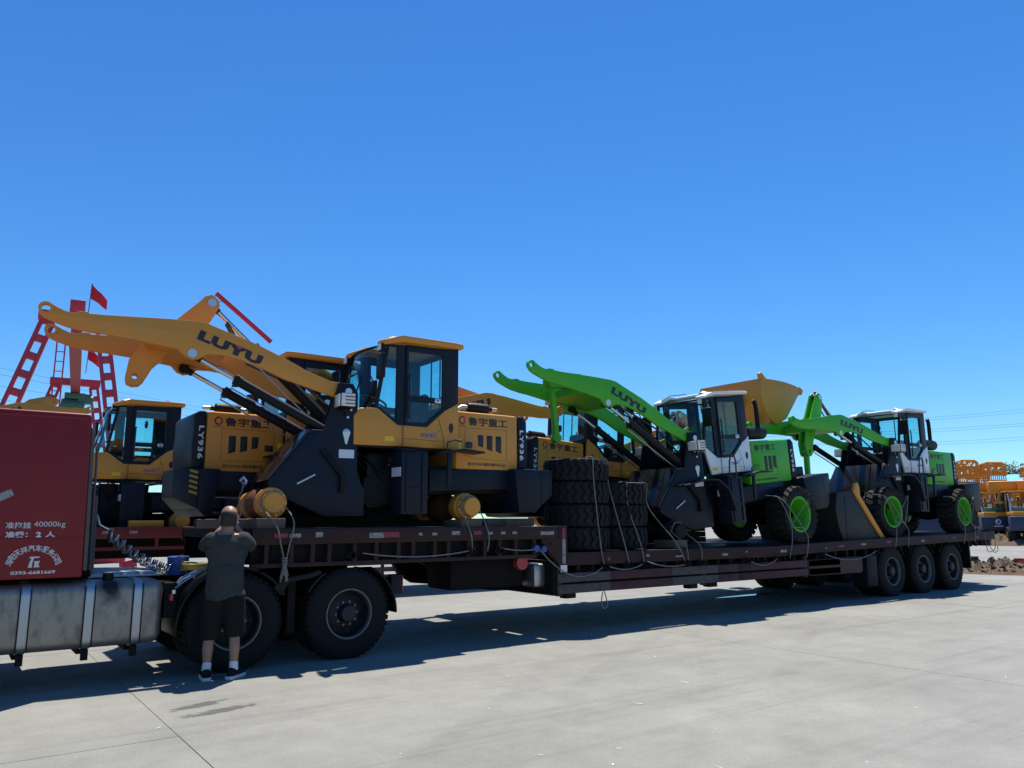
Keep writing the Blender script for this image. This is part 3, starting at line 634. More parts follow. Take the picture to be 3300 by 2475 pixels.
    sw.tube([(.19*math.cos(a), .19*math.sin(a), 0) for a in [2*PI*i/24 for i in range(24)]], .016, 6, close=True).bar((-.19, 0, 0), (.19, 0, 0), .035, .02).bar((0, -.19, -.0), (0, .19, 0), .035, .02)
    sw.build('steering_wheel', BLKG, co, mtx=ax)
    MB().box(1.12, 1.40, -.45, .45, 1.10, 1.50).build('dashboard', BLK, root, bevel=.04)
    MB().lathe([(.0001, .02), (.07, .02), (.085, 0), (.07, -.02), (.0001, -.02)], 14, (.45, -.35, 2.2), axis='X').build('fan', BLK, root)
    # axles
    HUB[label] = root.matrix_basis @ SM @ Vector((fa[0]-fsh, .855*(-face), fa[1])), root.matrix_basis @ Vector((ra[0], .855*(-face), ra[1]))
    for (ax_, az_), wh, Mx, nm in (((fa[0]-fsh, fa[1]), fwheel, SM, 'front_axle'), (ra, rwheel, Matrix.Identity(4), 'rear_axle')):
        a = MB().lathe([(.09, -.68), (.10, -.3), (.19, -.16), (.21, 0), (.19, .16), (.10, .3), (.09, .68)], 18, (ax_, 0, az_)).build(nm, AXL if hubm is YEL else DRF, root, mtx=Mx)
        for s in (1, -1):
            if wh:
                t = link('wheel', LT, None)
                t.parent = root; t.matrix_local = Mx @ Matrix.Translation((ax_, .69*s, az_)) @ Matrix.Rotation(random.uniform(0, 3), 4, 'Y') @ Matrix.Rotation(0 if s > 0 else PI, 4, 'Z')
                r_ = link('rim', RIMG, t)
                for k in range(10):
                    bo = link('wheel_nut', BOLT, t); bo.location = (.19*math.cos(k*PI/5), -.155, .19*math.sin(k*PI/5))
            else:
                h = MB().lathe([(.12, .48*s), (.185, .50*s), (.195, .60*s), (.19, .66*s), (.15, .67*s), (.15, .70*s), (.17, .70*s), (.17, .725*s), (.135, .74*s), (.132, .84*s), (.115, .855*s), (.0001, .855*s)], 28, (ax_, 0, az_)).build('wheel_hub', hubm, a, mtx=Mx)
                for k in range(10): MB().cyl((ax_+.155*math.cos(k*PI/5), .72*s, az_+.155*math.sin(k*PI/5)), (ax_+.155*math.cos(k*PI/5), .745*s, az_+.155*math.sin(k*PI/5)), .012, n=6).build('hub_bolt', STL, h, mtx=Mx)
    if fender:
        for s in (1, -1):
            pts = [(2.28, .90), (1.75, .97), (1.45, .95), (1.20, .75), (1.08, .35)]
            inner = [(1.13, .35), (1.24, .73), (1.47, .92), (1.75, .94), (2.28, .87)]
            MB().prism(pts+inner, .62*s, .90*s).build('front_fender', DRK, root, bevel=.006, mtx=SM)
    if pipe:
        if style == 0:
            p0, p1 = (top[0]-.05, top[1]+.16), (top[0]-.78, top[1]-.42)
        else:
            p0, p1 = (top[0]+.05, top[1]+.14), (top[0]-.55, top[1]-.55)
        pp = MB().bar((p0[0], .02, p0[1]), (p1[0], .02, p1[1]), .05, .05).build('red_steel_tube', REDS, root, bevel=.004, mtx=SM)
        for t in (.0, .16): 
            a = Vector((p0[0]+(p1[0]-p0[0])*t, .02, p0[1]+(p1[1]-p0[1])*t)); MB().tube([a, (a+Vector((top[0]-.02, .05, top[1])))/2+Vector((0, 0, .01)), (top[0]-.02, .06, top[1]+.05-.12*(t > 0))], .004, 5).build('tie_wire', WIRE, pp, mtx=SM)
    return root
# ------------------------------------------------------------------ loaders
YG = 'wheel loaders carried on the lowbed trailers'
LA = loader('yellow wheel loader without wheels, its tall boom above the truck tractor, chrome front cover', 5.80, 9.95, 1.59, -1, steer=R(-8), boom=R(2), fsh=-.10, fa=(2.52, .26), tap=.69, group=YG)
LB = loader('yellow wheel loader without wheels standing beside the tall-boomed one, bonnet towards the truck', 3.90, 11.65, 1.55, 1, boom=R(-3), rock=R(40), pipe=False, cwl=.20, tap=.30, group=YG)
LC = loader('yellow wheel loader half hidden behind the tied tyre stacks', 9.62, 11.65, 1.47, 1, pitch=R(3.5), boom=R(4), rock=R(30), pipe=False, group=YG)
GP = dict(paint=GRN, base=WHT, roofm=WHT, fa=(2.20, .12), ra=(-.95, .12), hubm=DRF, rwheel=True, fender=True, style=1, linkrod=True, fsh=-.22, tap=.62)
LD = loader('green and white wheel loader with bare front hub, between tyre stacks and dark bucket', 12.50, 9.95, 1.52, -1, pitch=R(5.2), steer=R(-6), boom=R(12.5), rock=R(52), group=YG, pipe=False, **GP)
LF = loader('green and white wheel loader on four wheels at the trailer tail', 19.25, 9.95, 1.68, -1, pitch=R(.4), steer=R(-3.5), boom=R(-4.0), rock=R(-12), fwheel=True, group=YG, **GP)
LE = loader('yellow wheel loader on the red trailer behind, cab facing past the truck cab', 3.60, 16.85, 1.40, -1, boom=R(-2), rock=R(60), pipe=False, group=YG)
# ------------------------------------------------------------------ buckets
# upside-down yellow bucket held over the far green loader
b1 = thing('loader_bucket', 'yellow loader bucket turned upside down high above the green bonnet', 'bucket', (15.3, 10.60, 3.75))
prof = [(-.69, 1.02), (-.75, .74), (-.71, .45), (-.55, .20), (-.30, .02), (-.17, .01)]
floor = [(.80, .88), (.55, .97), (.15, 1.02), (-.30, 1.03), (-.69, 1.02)]
W = 1.78
outl = [(.80, .90)]+floor[1:]+prof[1:]
MB().plate(outl+[(.15, .16)], [], 0, .03).build('side_plate', YEL, b1, bevel=.004)
MB().plate(outl+[(.15, .16)], [], W-.03, W).build('side_plate', YEL, b1, bevel=.004)
outer = floor+prof[1:]
inner = [(x*.94+.012, z*.94+.028) for x, z in outer][::-1]
MB().prism(outer+inner, .028, W-.028).build('shell', YEL, b1, smooth=50)
MB().prism([(.72, .955), (.86, .88), (.80, .77), (.70, .86)], -.01, W+.01).build('cutting_edge', YEL, b1, bevel=.006)
MB().prism([(-.70, 1.0), (-.72, 1.13), (-.66, 1.17), (-.45, 1.03)], .03, .10).build('lifting_ear', YEL, b1, bevel=.006)
for yy in (.5, .7, 1.1, 1.3): MB().prism([(-.74, .72), (-.69, .40), (-.95, .45), (-.95, .62)], yy-.02, yy+.02).build('hinge_plate', YEL, b1, bevel=.006)
# dark bucket with a yellow side edge between the two green loaders
b2 = thing('loader_bucket', 'dark grey loader bucket with yellow side edge standing on the deck between green loaders', 'bucket', (15.0, 9.18, 1.20))
o2 = [(-.06, .98), (-.14, .62), (-.08, .30), (.06, -.02), (1.05, .0), (1.50, .04), (.62, 1.05), (.50, 1.02)]
for y in (0, 1.97): MB().plate(o2, [], y, y+.03).build('side_plate', BUCK, b2, bevel=.004)
sh = [(-.06, .98), (-.14, .62), (-.08, .30), (.06, -.02), (1.05, .0), (1.50, .04)]
MB().prism(sh+[(1.48, .07), (1.05, .035), (.08, .02), (-.05, .31), (-.105, .62), (-.03, .97)], .03, 1.97).build('shell', BUCK, b2, smooth=50)
for y in (-.035, 1.97):
    MB().prism([(.52, 1.00), (.60, 1.18), (.70, 1.20), (.76, 1.10), (.76, .92), (1.60, .04), (1.45, .02)], y, y+.065).build('side_cutter', YEL, b2, bevel=.008)
MB().cyl((.20, -.006, -.02), (.20, -.006, .9), .004, n=6).build('seam', BLK, b2)
# ------------------------------------------------------------------ near lowbed trailer
tr = thing('lowbed_trailer', 'brown gooseneck lowbed trailer carrying yellow and green wheel loaders', 'trailer', (7.5, 9.0, 0))
TI = Matrix.Translation((-7.5, -9.0, 0))
def tb(b, name, m, parent=None, **k): return b.build(name, m, parent or tr, mtx=TI, **k)
Y0, Y1 = 9.0, 12.3
tb(MB().box(2.85, 7.05, Y0+.02, Y1-.02, 1.42, 1.53), 'upper_deck', TRD)
DL = [(7.50, 1.15), (12.5, 1.13), (14.5, 1.18), (17.8, 1.24), (21.55, 1.30)]
tb(MB().prism(DL+[(x, z-.12) for x, z in DL[::-1]], Y0+.02, Y1-.02), 'lower_deck', TRD)
for y in (Y0, Y1-.07):
    tb(MB().box(2.85, 7.33, y, y+.07, 1.36, 1.545), 'edge_beam', TRL, bevel=.008)
    tb(MB().box(2.85, 6.95, y+.01, y+.08, 1.10, 1.15), 'lower_flange', TRL, bevel=.006)
    tb(MB().plate([(7.50, 1.545), (7.335, 1.545), (7.335, 1.36), (7.03, 1.36), (7.03, 1.31), (7.335, 1.0), (7.335, .86), (7.50, .86)], [arc(7.18, 1.29, .02, 0, 300, 5)], y-.004, y+.075), 'gooseneck_plate', TRL, bevel=.006)
    q = [(7.51, 1.158)]+[(x, z+.008) for x, z in DL[1:]]
    tb(MB().prism(q+[(x, z-.19) for x, z in q[::-1]], y-.002, y+.07), 'edge_beam', TRL, bevel=.008)
    k = 3.0
    while k < 6.95:                       # stake pockets
        tb(MB().box(k, k+.05, y+.015, y+.075, 1.148, 1.362), 'stake_pocket', TRL); k += random.uniform(.20, .34)
    k = 7.7
    while k < 21.2:
        z = next(a[1]+(b[1]-a[1])*(k-a[0])/(b[0]-a[0]) for a, b in zip(DL, DL[1:]) if a[0] <= k <= b[0])
        if not 16.0 < k < 20.0:
            tb(MB().box(k, k+.06, y+.03, y+.08, z-.32, z-.18), 'stake_pocket', TRD)
        k += random.uniform(.28, .42)
tb(MB().box(2.87, 7.2, Y0+.10, Y0+.13, 1.12, 1.42), 'slot_backing', TRD); tb(MB().box(2.87, 7.2, Y1-.13, Y1-.10, 1.12, 1.42), 'slot_backing', TRD)  # added dark sheets so the pocket slots look shaded instead of showing bright ground
for y in (10.05, 11.15):
    tb(MB().prism([(2.95, 1.42), (2.95, 1.22), (5.45, 1.10), (5.75, .98), (5.86, .80), (6.1, .66), (6.9, .58), (16, .55), (17, .72), (21.4, .80), (21.4, 1.17), (16.3, 1.08), (12.5, 1.0), (7.5, 1.02), (7.0, 1.42)], y, y+.10), 'main_beam', TRD)
for k in range(19):
    x = 7.75+k*.72
    z = next(a[1]+(b[1]-a[1])*(x-a[0])/(b[0]-a[0]) for a, b in zip(DL, DL[1:]) if a[0] <= x <= b[0])
    tb(MB().box(x, x+.08, Y0+.08, Y1-.08, z-.26, z-.121), 'cross_member', TRD)
for k in range(6): tb(MB().box(3.1+k*.7, 3.18+k*.7, Y0+.08, Y1-.08, 1.25, 1.419), 'cross_member', TRD)
# gooseneck boxes, hoses
tb(MB().box(5.70, 6.95, 9.35, 10.0, .68, 1.12), 'landing_gear_box', TRD, bevel=.04)
tb(MB().box(7.05, 7.33, 9.22, 9.55, .66, 1.0), 'air_tank_box', STL, bevel=.05)
tb(MB().cyl((6.86, 9.25, 1.02), (6.86, 9.45, 1.02), .10, n=14), 'red_lamp', LENR)
# side guards below the lower deck: striped rails
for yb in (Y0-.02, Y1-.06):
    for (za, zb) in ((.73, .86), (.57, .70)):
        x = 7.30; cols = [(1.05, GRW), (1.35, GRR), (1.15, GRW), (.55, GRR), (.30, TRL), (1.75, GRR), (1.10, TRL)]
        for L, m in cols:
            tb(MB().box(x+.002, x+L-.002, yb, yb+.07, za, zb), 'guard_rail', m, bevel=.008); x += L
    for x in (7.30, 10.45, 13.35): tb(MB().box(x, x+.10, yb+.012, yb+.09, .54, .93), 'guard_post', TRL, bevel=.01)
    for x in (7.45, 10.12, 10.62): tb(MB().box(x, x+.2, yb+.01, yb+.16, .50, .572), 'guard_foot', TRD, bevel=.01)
    tb(MB().prism([(13.48, .60), (13.55, .56), (15.30, .55), (15.36, .60), (15.36, .87), (13.48, .86)], yb, yb+.5), 'tool_box', RST, bevel=.015)
    tb(MB().box(15.60, 16.0, yb+.05, yb+.40, .24, .88), 'valve_box', DRF, bevel=.02)
tb(MB().box(7.24, 7.36, 9.02, 12.2, .55, 1.05), 'neck_cross_beam', TRD, bevel=.01)
# reflector tape remnants
random.seed(3)
def tape(x, z, L, h, m, y=Y0): tb(MB().box(x, x+L, y-.0045, y-.001, z, z+h), 'reflector_tape', m)
tape(3.10, 1.44, .16, .05, TAPR); tape(3.28, 1.44, .14, .045, TAPW); tape(3.60, 1.44, .09, .06, TAPW)
tape(4.30, 1.42, .20, .065, TAPW); tape(4.50, 1.425, .22, .065, TAPR); tape(5.5, 1.44, .13, .05, TAPW); tape(5.85, 1.44, .13, .05, TAPR); tape(7.0, 1.42, .25, .05, TAPW)
for x in (5.0, 5.2, 6.1, 6.3, 6.5): tape(x, 1.44, random.uniform(.04, .10), .035, TAPW)
tb(MB().box(7.40, 7.46, 8.990, 8.9945, 1.37, 1.52), 'reflector_tape', TAPR); tb(MB().box(7.40, 7.46, 8.990, 8.9945, 1.0, 1.36), 'reflector_tape', TAPW); tb(MB().box(7.36, 7.48, 8.985, 8.9945, .88, .98), 'reflector_tape', LENS)
k = 8.3
while k < 21.3:
    z = next(a[1]+(b[1]-a[1])*(k-a[0])/(b[0]-a[0]) for a, b in zip(DL, DL[1:]) if a[0] <= k <= b[0])
    L = random.uniform(.04, .20); tape(k, z-.11+random.uniform(-.02, .03), L, random.uniform(.02, .05), random.choice([TAPW, TAPW, TAPR, TAPW])); k += L+random.uniform(.15, 1.3)
# wheels
def road_wheel_meshes():
    r, w = .525, .30; h = w/2
    prof = [(.285, -h*.7), (.30, -h*.95), (.36, -h*1.05), (.44, -h*1.06), (.49, -h*.95), (.515, -h*.82), (r, -h*.6), (r, h*.6), (.515, h*.82), (.49, h*.95), (.44, h*1.06), (.36, h*1.05), (.30, h*.95), (.285, h*.7)]
    b = MB().lathe(prof, 56, close=True)
    for k in range(44):                  # rib blocks
        a = 2*PI*k/44
        for y in (-.10, -.035, .035, .10):
            c = Vector((r*math.cos(a), y, r*math.sin(a))); t = Vector((-math.sin(a), 0, math.cos(a))); n = Vector((math.cos(a), 0, math.sin(a)))
            vs = [c+t*e*.028+Vector((0, f*.025, 0))+n*g for g in (-.004, .012) for e, f in ((-1, -1), (1, -1), (1, 1), (-1, 1))]
            b.add(vs, [(4, 5, 6, 7), (0, 4, 7, 3), (1, 2, 6, 5), (0, 1, 5, 4), (3, 7, 6, 2)])
    ty = b.mesh('tyre', TRB, 0, 35)
    out = [(.30, -h*.93), (.295, -h*1.02), (.28, -h*1.0), (.268, -h*.7), (.262, -h*.1), (.245, h*.02)]
    lip = MB().lathe(out[:4], 40).mesh('rim_lip', RIML, 0, 40)
    disc = MB().lathe([(.268, -h*.7), (.262, -h*.1), (.245, h*.05), (.20, -h*.06), (.16, -h*.2), (.11, -h*.25), (.105, -h*.75), (.09, -h*.95), (.05, -h*1.0), (.0001, -h*1.0)], 40).mesh('rim', RIM, 0, 40)
    hole = MB().lathe([(.0001, -.001), (.026, 0)], 12).mesh('hand_hole', BLK)
    nut = MB().cyl((0, -.03, 0), (0, .01, 0), .016, n=6).mesh('wheel_nut', RIML)
    return ty, lip, disc, hole, nut
TY, LIP, DISC, HOLE, NUT = road_wheel_meshes()
def road_wheel(parent, loc, side):
    t = link('wheel', TY, parent)
    t.matrix_local = Matrix.Translation(loc) @ Matrix.Rotation(PI if side > 0 else 0, 4, 'Z') @ Matrix.Rotation(random.uniform(0, 6), 4, 'Y')
    link('rim', DISC, t); link('rim_lip', LIP, t)
    for k in range(8):
        a = 2*PI*k/8; o = link('hand_hole', HOLE, t); o.location = (.215*math.cos(a), -.013, .215*math.sin(a))
    for k in range(10):
        a = 2*PI*k/10; o = link('wheel_nut', NUT, t); o.location = (.138*math.cos(a), -.035, .138*math.sin(a))
    return t
def axle(parent, x, y0, y1, name='axle', r=.07):
    return MB().cyl((x, y0, .52), (x, y1, .52), r, n=12).build(name, TRD, parent)
for x in (16.57, 17.90, 19.23):
    axle(tr, x-7.5, .35, 2.95)
    for y, s in ((.16, -1), (.50, -1), (2.80, 1), (3.14, 1)): road_wheel(tr, (x-7.5, y, .525), s)
    for y in (0.03, 3.0):
        ar = arc(x, .60, .60, 25, 155, 10); ar2 = arc(x, .60, .575, 155, 25, 10)
        tb(MB().prism(ar+ar2, 9+y, 9+y+.28), 'mudguard', TRD)
    for y in (10.0, 11.2): tb(MB().prism([(x-.5, .86), (x, .66), (x+.5, .86), (x+.5, .92), (x, .74), (x-.5, .92)], y-.04, y+.04), 'leaf_spring', TRD)
tb(MB().box(20.2, 20.25, 9.05, 9.75, .45, 1.1), 'mud_flap', BLK); tb(MB().box(20.2, 20.25, 11.5, 12.2, .45, 1.1), 'mud_flap', BLK)
tb(MB().box(21.4, 21.55, 9.1, 12.2, .95, 1.22), 'tail_beam', TRL, bevel=.01)
tb(MB().prism([(20.6, .62), (21.9, .66), (21.9, .56), (20.6, .52)], 9.6, 10.6), 'loading_ramp', TRD)
tb(MB().cyl((7.02, 9.02, 1.22), (7.02, 8.93, 1.22), .045, n=12).cyl((6.90, 9.02, 1.23), (6.90, 8.95, 1.23), .05, n=12), 'rope_winch', BLUE)
for x, z in ((4.05, 1.22), (5.78, 1.22), (6.25, 1.22), (8.2, .94), (8.72, .94), (9.05, .94), (10.0, .93), (10.4, .92), (11.62, .92), (12.5, .92), (12.95, .93), (13.9, .95), (15.9, .97), (17.3, 1.02), (19.0, 1.05)):
    tb(MB().lathe([(.034, -.10), (.05, -.09), (.03, -.07), (.03, -.02), (.05, 0)], 10, (x, 9.0, z)), 'rope_hook', TRD)
# ------------------------------------------------------------------ far red trailer
t2 = thing('lowbed_trailer', 'red lowbed trailer parked behind, striped side guard and landing leg', 'trailer', (0, 15.8, 0))
def t2b(b, name, m, **k): return b.build(name, m, t2, **k)
t2b(MB().box(-4, 12, 0, 2.6, 1.42, 1.52), 'deck', TRD)
for y in (-.02, 2.55): t2b(MB().box(-4, 12, y, y+.07, 1.33, 1.54), 'edge_beam', TRR, bevel=.008); t2b(MB().box(-4, 12, y+.01, y+.09, 1.12, 1.18), 'lower_flange', TRR)
for k in range(22): t2b(MB().box(-3.8+k*.7, -3.74+k*.7, 0, .06, 1.17, 1.34), 'stake_pocket', TRR)
for y in (.75, 1.75): t2b(MB().box(-4, 12, y, y+.1, .95, 1.42), 'main_beam', TRD)
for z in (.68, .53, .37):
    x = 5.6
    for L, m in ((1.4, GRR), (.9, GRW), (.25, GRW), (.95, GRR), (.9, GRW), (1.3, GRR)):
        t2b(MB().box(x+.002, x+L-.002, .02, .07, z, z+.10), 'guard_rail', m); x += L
for x in (5.6, 7.9, 9.0, 11.0): t2b(MB().box(x, x+.06, .07, .12, .36, 1.2), 'guard_post', TRR)
for y in (.3, 2.1): t2b(MB().box(9.62, 9.76, y, y+.13, .30, 1.2).box(9.55, 9.83, y-.06, y+.19, .24, .30), 'landing_leg', TRD)
t2b(MB().lathe([(.07, 0), (.085, .02), (.07, .04), (.055, .02)], 14, (9.7, .18, .30), close=True), 'yellow_ring', DECY)
for i, x in enumerate((1.0, 1.6, 2.3, 2.75)): t2b(MB().box(x, x+.14, -.026, -.0215, 1.42, 1.47), 'reflector_tape', TAPW)
for x in (-2.2, -.85, .6):
    axle(t2, x, .3, 2.3)
    for y, s in ((.16, -1), (.50, -1), (2.1, 1), (2.44, 1)): road_wheel(t2, (x, y, .525), s)
tag(MB().box(2.3, 7.5, 17.3, 18.2, 1.525, 1.80).build('filler_timber', mat('filler_timber_dark', (.022, .016, .012), .85, var=.3, vs=5, bump=.4, bs=40), bevel=.01), 'added dark filler timber on the red trailer deck', 'timber')  # added dark block, hides the bright ground seen past this deck
bx = MB().box(2.75, 3.35, 15.9, 16.5, 1.525, 1.66).build('carton', YEL, bevel=.01); tag(bx, 'flat yellow and red carton on the red trailer deck', 'box')
# ------------------------------------------------------------------ tractor unit
tk = thing('truck_tractor', 'red truck tractor with battered aluminium fuel tank coupled to the brown trailer', 'truck', (0, 9.0, 0))
def kb(b, name, m, parent=None, **k): return b.build(name, m, parent or tk, mtx=Matrix.Translation((0, -9.0, 0)), **k)
cabp = [(1.132, 2.712), (1.10, 2.735), (-1.6, 2.74), (-1.75, 2.5), (-1.85, 1.6), (-1.85, .62), (.1, .62), (.1, 1.085), (1.165, 1.085)]
cab_ = kb(MB().prism(cabp, 9.0, 11.5), 'cab', RED, bevel=.035, seg=3)
kb(MB().box(-1.3, 1.10, 8.992, 11.508, 2.665, 2.70), 'roof_gutter', RED, cab_, bevel=.012)
kb(MB().box(-1.7, 1.15, 8.994, 9.0005, 1.455, 1.478), 'panel_crease', RED, cab_, bevel=.003)
kb(MB().plate([(-.60, 2.45), (-1.55, 2.45), (-1.70, 1.65), (-.60, 1.65)], [], 8.99, 9.004), 'side_window', BLKG, cab_)
# rear wall ribs, weathered edge
for z in (1.3, 1.55, 1.8, 2.05, 2.3, 2.5): kb(MB().box(1.15-.02*(z > 2.3), 1.185-.02*(z > 2.3), 9.15, 11.35, z, z+.06), 'wall_rib', TRIM, cab_, bevel=.008)
kb(MB().prism([(1.135, 2.60), (1.17, 2.55), (1.205, 1.15), (1.168, 1.15)], 9.005, 9.05), 'rear_edge_trim', TRIM, cab_, bevel=.006)
kb(MB().cyl((1.24, 9.09, 1.15), (1.21, 9.09, 2.4), .012, n=6), 'cab_cable', WIRE, cab_); kb(MB().cyl((1.27, 9.14, 1.1), (1.25, 9.14, 1.9), .015, n=6), 'cab_cable', WIRE, cab_)
kb(MB().bar((.385, 8.9965, 1.86), (.50, 8.9965, 1.92), .004, .07), 'paper_strip', TAPW, cab_)
# lettering sprayed on the cab side
T0 = Vector((0, -9.0, 0))
def kt(body, x0, x1, z0, z1, bold=.012, sh=0): return text(body, LETW, Vector((x0, -.0055, z0)), (1, 0, 0), (0, 0, 1), x1-x0, z1-z0, cab_, 'sprayed_lettering', bold=bold, shear=sh)
kt('准拖挂', .474, .682, 1.572, 1.632); kt('40000kg', .705, .975, 1.572, 1.637, .0)
kt('准乘：', .478, .662, 1.484, 1.543, .035); kt('2', .73, .775, 1.484, 1.538, .05); kt('人', .81, .895, 1.484, 1.540, .035)
kt('0393-6681669', .551, .925, 1.132, 1.166, .03)
word = '濮阳天祥汽车服务公司'
for i, ch in enumerate(word):
    a = R(168-156*i/(len(word)-1)); c = Vector((.735+.205*math.cos(a), -.0055, 1.215+.165*math.sin(a)))
    d = Vector((math.sin(a), 0, -math.cos(a))); u = Vector((math.cos(a), 0, math.sin(a))).lerp(Vector((0, 0, 1)), .25).normalized(); d = u.cross(Vector((0, -1, 0))) * -1
    d = Vector((u.z, 0, -u.x))
    text(ch, LETW, c-d*.028-u*.03, d, u, .056, .062, cab_, 'sprayed_lettering', bold=.02)
lg = MB().prism([(.690, 1.288), (.705, 1.300), (.775, 1.300), (.785, 1.288), (.735, 1.285), (.725, 1.25), (.722, 1.195), (.690, 1.195), (.700, 1.245), (.715, 1.282)], 8.9940, 8.9975)
lg.prism([(.735, 1.255), (.79, 1.258), (.775, 1.23), (.788, 1.197), (.735, 1.197), (.745, 1.225)], 8.9940, 8.9975)
kb(lg, 'sprayed_logo', LETW, cab_)
# fuel tank
tank = kb(MB().prism_x([(9.02, .38), (9.02, 1.03), (9.60, 1.03), (9.60, .38)], -.35, 1.955), 'fuel_tank', ALU, bevel=.10, seg=5)
for x in (.70, 1.255, 1.70):
    ring = [(9.012, .49), (9.02, .44), (9.05, .39), (9.12, .37), (9.51, .37), (9.58, .40), (9.612, .48), (9.612, .93), (9.58, 1.01), (9.51, 1.04), (9.12, 1.04), (9.05, 1.02), (9.02, .97), (9.012, .92)]
    inn = [(9.316+(y-9.316)*.97, .706+(z-.706)*.975) for y, z in ring]
    b = MB(); n = len(ring)
    for q, xx in ((ring, x-.04), (ring, x+.04)): pass
    b.add([(x-.04, y, z) for y, z in ring]+[(x+.04, y, z) for y, z in ring]+[(x-.04, y, z) for y, z in inn]+[(x+.04, y, z) for y, z in inn],
          [(i, (i+1) % n, (i+1) % n+n, i+n) for i in range(n)]+[(i, (i+1) % n, (i+1) % n+2*n, i+2*n) for i in range(n)]+[(i+n, (i+1) % n+n, (i+1) % n+3*n, i+3*n) for i in range(n)])
    kb(b, 'tank_strap', ALS, tank, smooth=60)
    kb(MB().box(x-.05, x-.038, 9.005, 9.02, .40, 1.0).box(x+.038, x+.05, 9.005, 9.02, .40, 1.0), 'strap_rubber', BLK, tank)
    kb(MB().box(x-.045, x+.045, 9.3, 9.9, .30, .37).box(x-.03, x+.03, 9.05, 9.12, .27, .37), 'tank_bracket', TRD, tank)
kb(MB().lathe([(.0001, 1.10), (.05, 1.10), (.055, 1.05), (.055, 1.02)], 16, (1.44, 9.25, 0), axis='Z'), 'filler_cap', BLK, tank)
# chassis
for y in (9.80, 10.62): kb(MB().box(-1.8, 4.75, y, y+.09, .74, 1.02), 'chassis_rail', TRD, bevel=.01)
for x in (.2, 1.5, 2.2, 3.4, 4.6): kb(MB().box(x, x+.1, 9.88, 10.63, .78, .98), 'chassis_crossmember', TRD)
kb(MB().lathe([(.0001, 1.10), (.45, 1.10), (.47, 1.16), (.40, 1.20), (.0001, 1.20)], 24, (3.35, 10.25, 0), axis='Z'), 'fifth_wheel', TRD)
kb(MB().box(1.30, 2.3, 9.62, 10.9, 1.03, 1.055), 'catwalk', ALS, bevel=.005)
for k in range(6): kb(MB().box(1.3+k*.17, 1.33+k*.17, 9.60, 10.9, 1.055, 1.075), 'catwalk_tread', GALV)
for k in range(3): kb(MB().tube([(1.3, 9.62+.05*k, 1.09+.02*k), (1.7, 9.60+.06*k, 1.12), (2.0, 9.65, 1.10), (2.35, 9.7, 1.08)], .012, 6), 'air_line', GALV)
kb(MB().box(1.98, 2.10, 9.1, 9.7, .62, .98), 'bracket_plate', TRD)
kb(MB().box(1.2, 1.32, 9.45, 10.9, 1.05, 2.0), 'air_filter_housing', BLK, bevel=.04)
# coiled air lines
for k, m in ((0, GALV), (1, ROPE), (2, BLKG)):
    pts = [(1.28, 9.55+.1*k, 1.78-.03*k), (1.33, 9.5+.1*k, 1.70), (1.36, 9.5+.1*k, 1.60), (1.45, 9.5+.1*k, 1.55)]
    n = 110
    for i in range(n):
        t = i/n; a = t*2*PI*9
        pts.append((1.48+.62*t+.015*math.cos(a), 9.55+.1*k+.05*math.sin(a), 1.50-.40*t-.06*math.sin(PI*t)+.055*math.cos(a)))
    pts += [(2.2, 9.75, 1.05), (2.5, 10.0, 1.08)]
    kb(MB().tube(pts, .0075, 5), 'coiled_air_line', m)
# wheels and mudguards
for x in (2.71, 4.07):
    axle(tk, x, .3, 2.2)
    MB().lathe([(.10, .75), (.22, 1.05), (.24, 1.25), (.22, 1.45), (.10, 1.75)], 18, (x, 0, .52)).build('differential', TRD, tk)
    for y, s in ((.16, -1), (.50, -1), (2.02, 1), (2.36, 1)): road_wheel(tk, (x, y, .525), s)
road_wheel(tk, (-1.05, .16, .525), -1); road_wheel(tk, (-1.05, 2.36, .525), 1)
def guard(x, a0, a1, y0, y1, r=.60, n=14, t=.025):
    kb(MB().prism(arc(x, .50, r, a0, a1, n)+arc(x, .50, r-t, a1, a0, n), y0, y1), 'mudguard', BLK, bevel=.006)
guard(2.71, 186, 68, 8.99, 9.62, .635); guard(2.71, 66, 28, 8.99, 9.62, .625)
guard(4.07, 150, 122, 8.99, 9.62, .625); guard(4.07, 60, 0, 8.99, 9.62, .635)
kb(MB().prism([(3.22, .78), (3.30, .93), (3.55, .965), (3.68, 1.0), (3.70, 1.04), (3.66, 1.06), (3.52, 1.02), (3.25, .985), (3.12, .88)], 8.995, 9.55), 'mudguard_bridge', BLK, bevel=.01)
kb(MB().box(3.33, 3.42, 9.1, 9.55, .35, .95), 'guard_bracket', TRD)
kb(MB().box(4.62, 4.78, 9.0, 9.10, .72, .96), 'tail_lamp', BLK, bevel=.01); kb(MB().box(4.775, 4.79, 9.01, 9.09, .74, .94), 'lamp_lens', LENR)
kb(MB().box(4.60, 4.70, 9.1, 11.4, .78, .92), 'rear_crossbar', TRD)
kb(MB().box(2.02, 2.05, 9.02, 9.16, .80, .87), 'side_marker', LENR, bevel=.008); kb(MB().box(2.04, 2.07, 9.04, 9.2, .87, .91), 'marker_bracket', GALV)
for k in range(3): kb(MB().tube([(2.08, 9.1+.05*k, .92), (2.16, 9.12+.05*k, .98+.02*k), (2.42, 9.14+.06*k, 1.13), (2.7, 9.2, 1.17)], .011, 6), 'mudguard_stay', GALV)
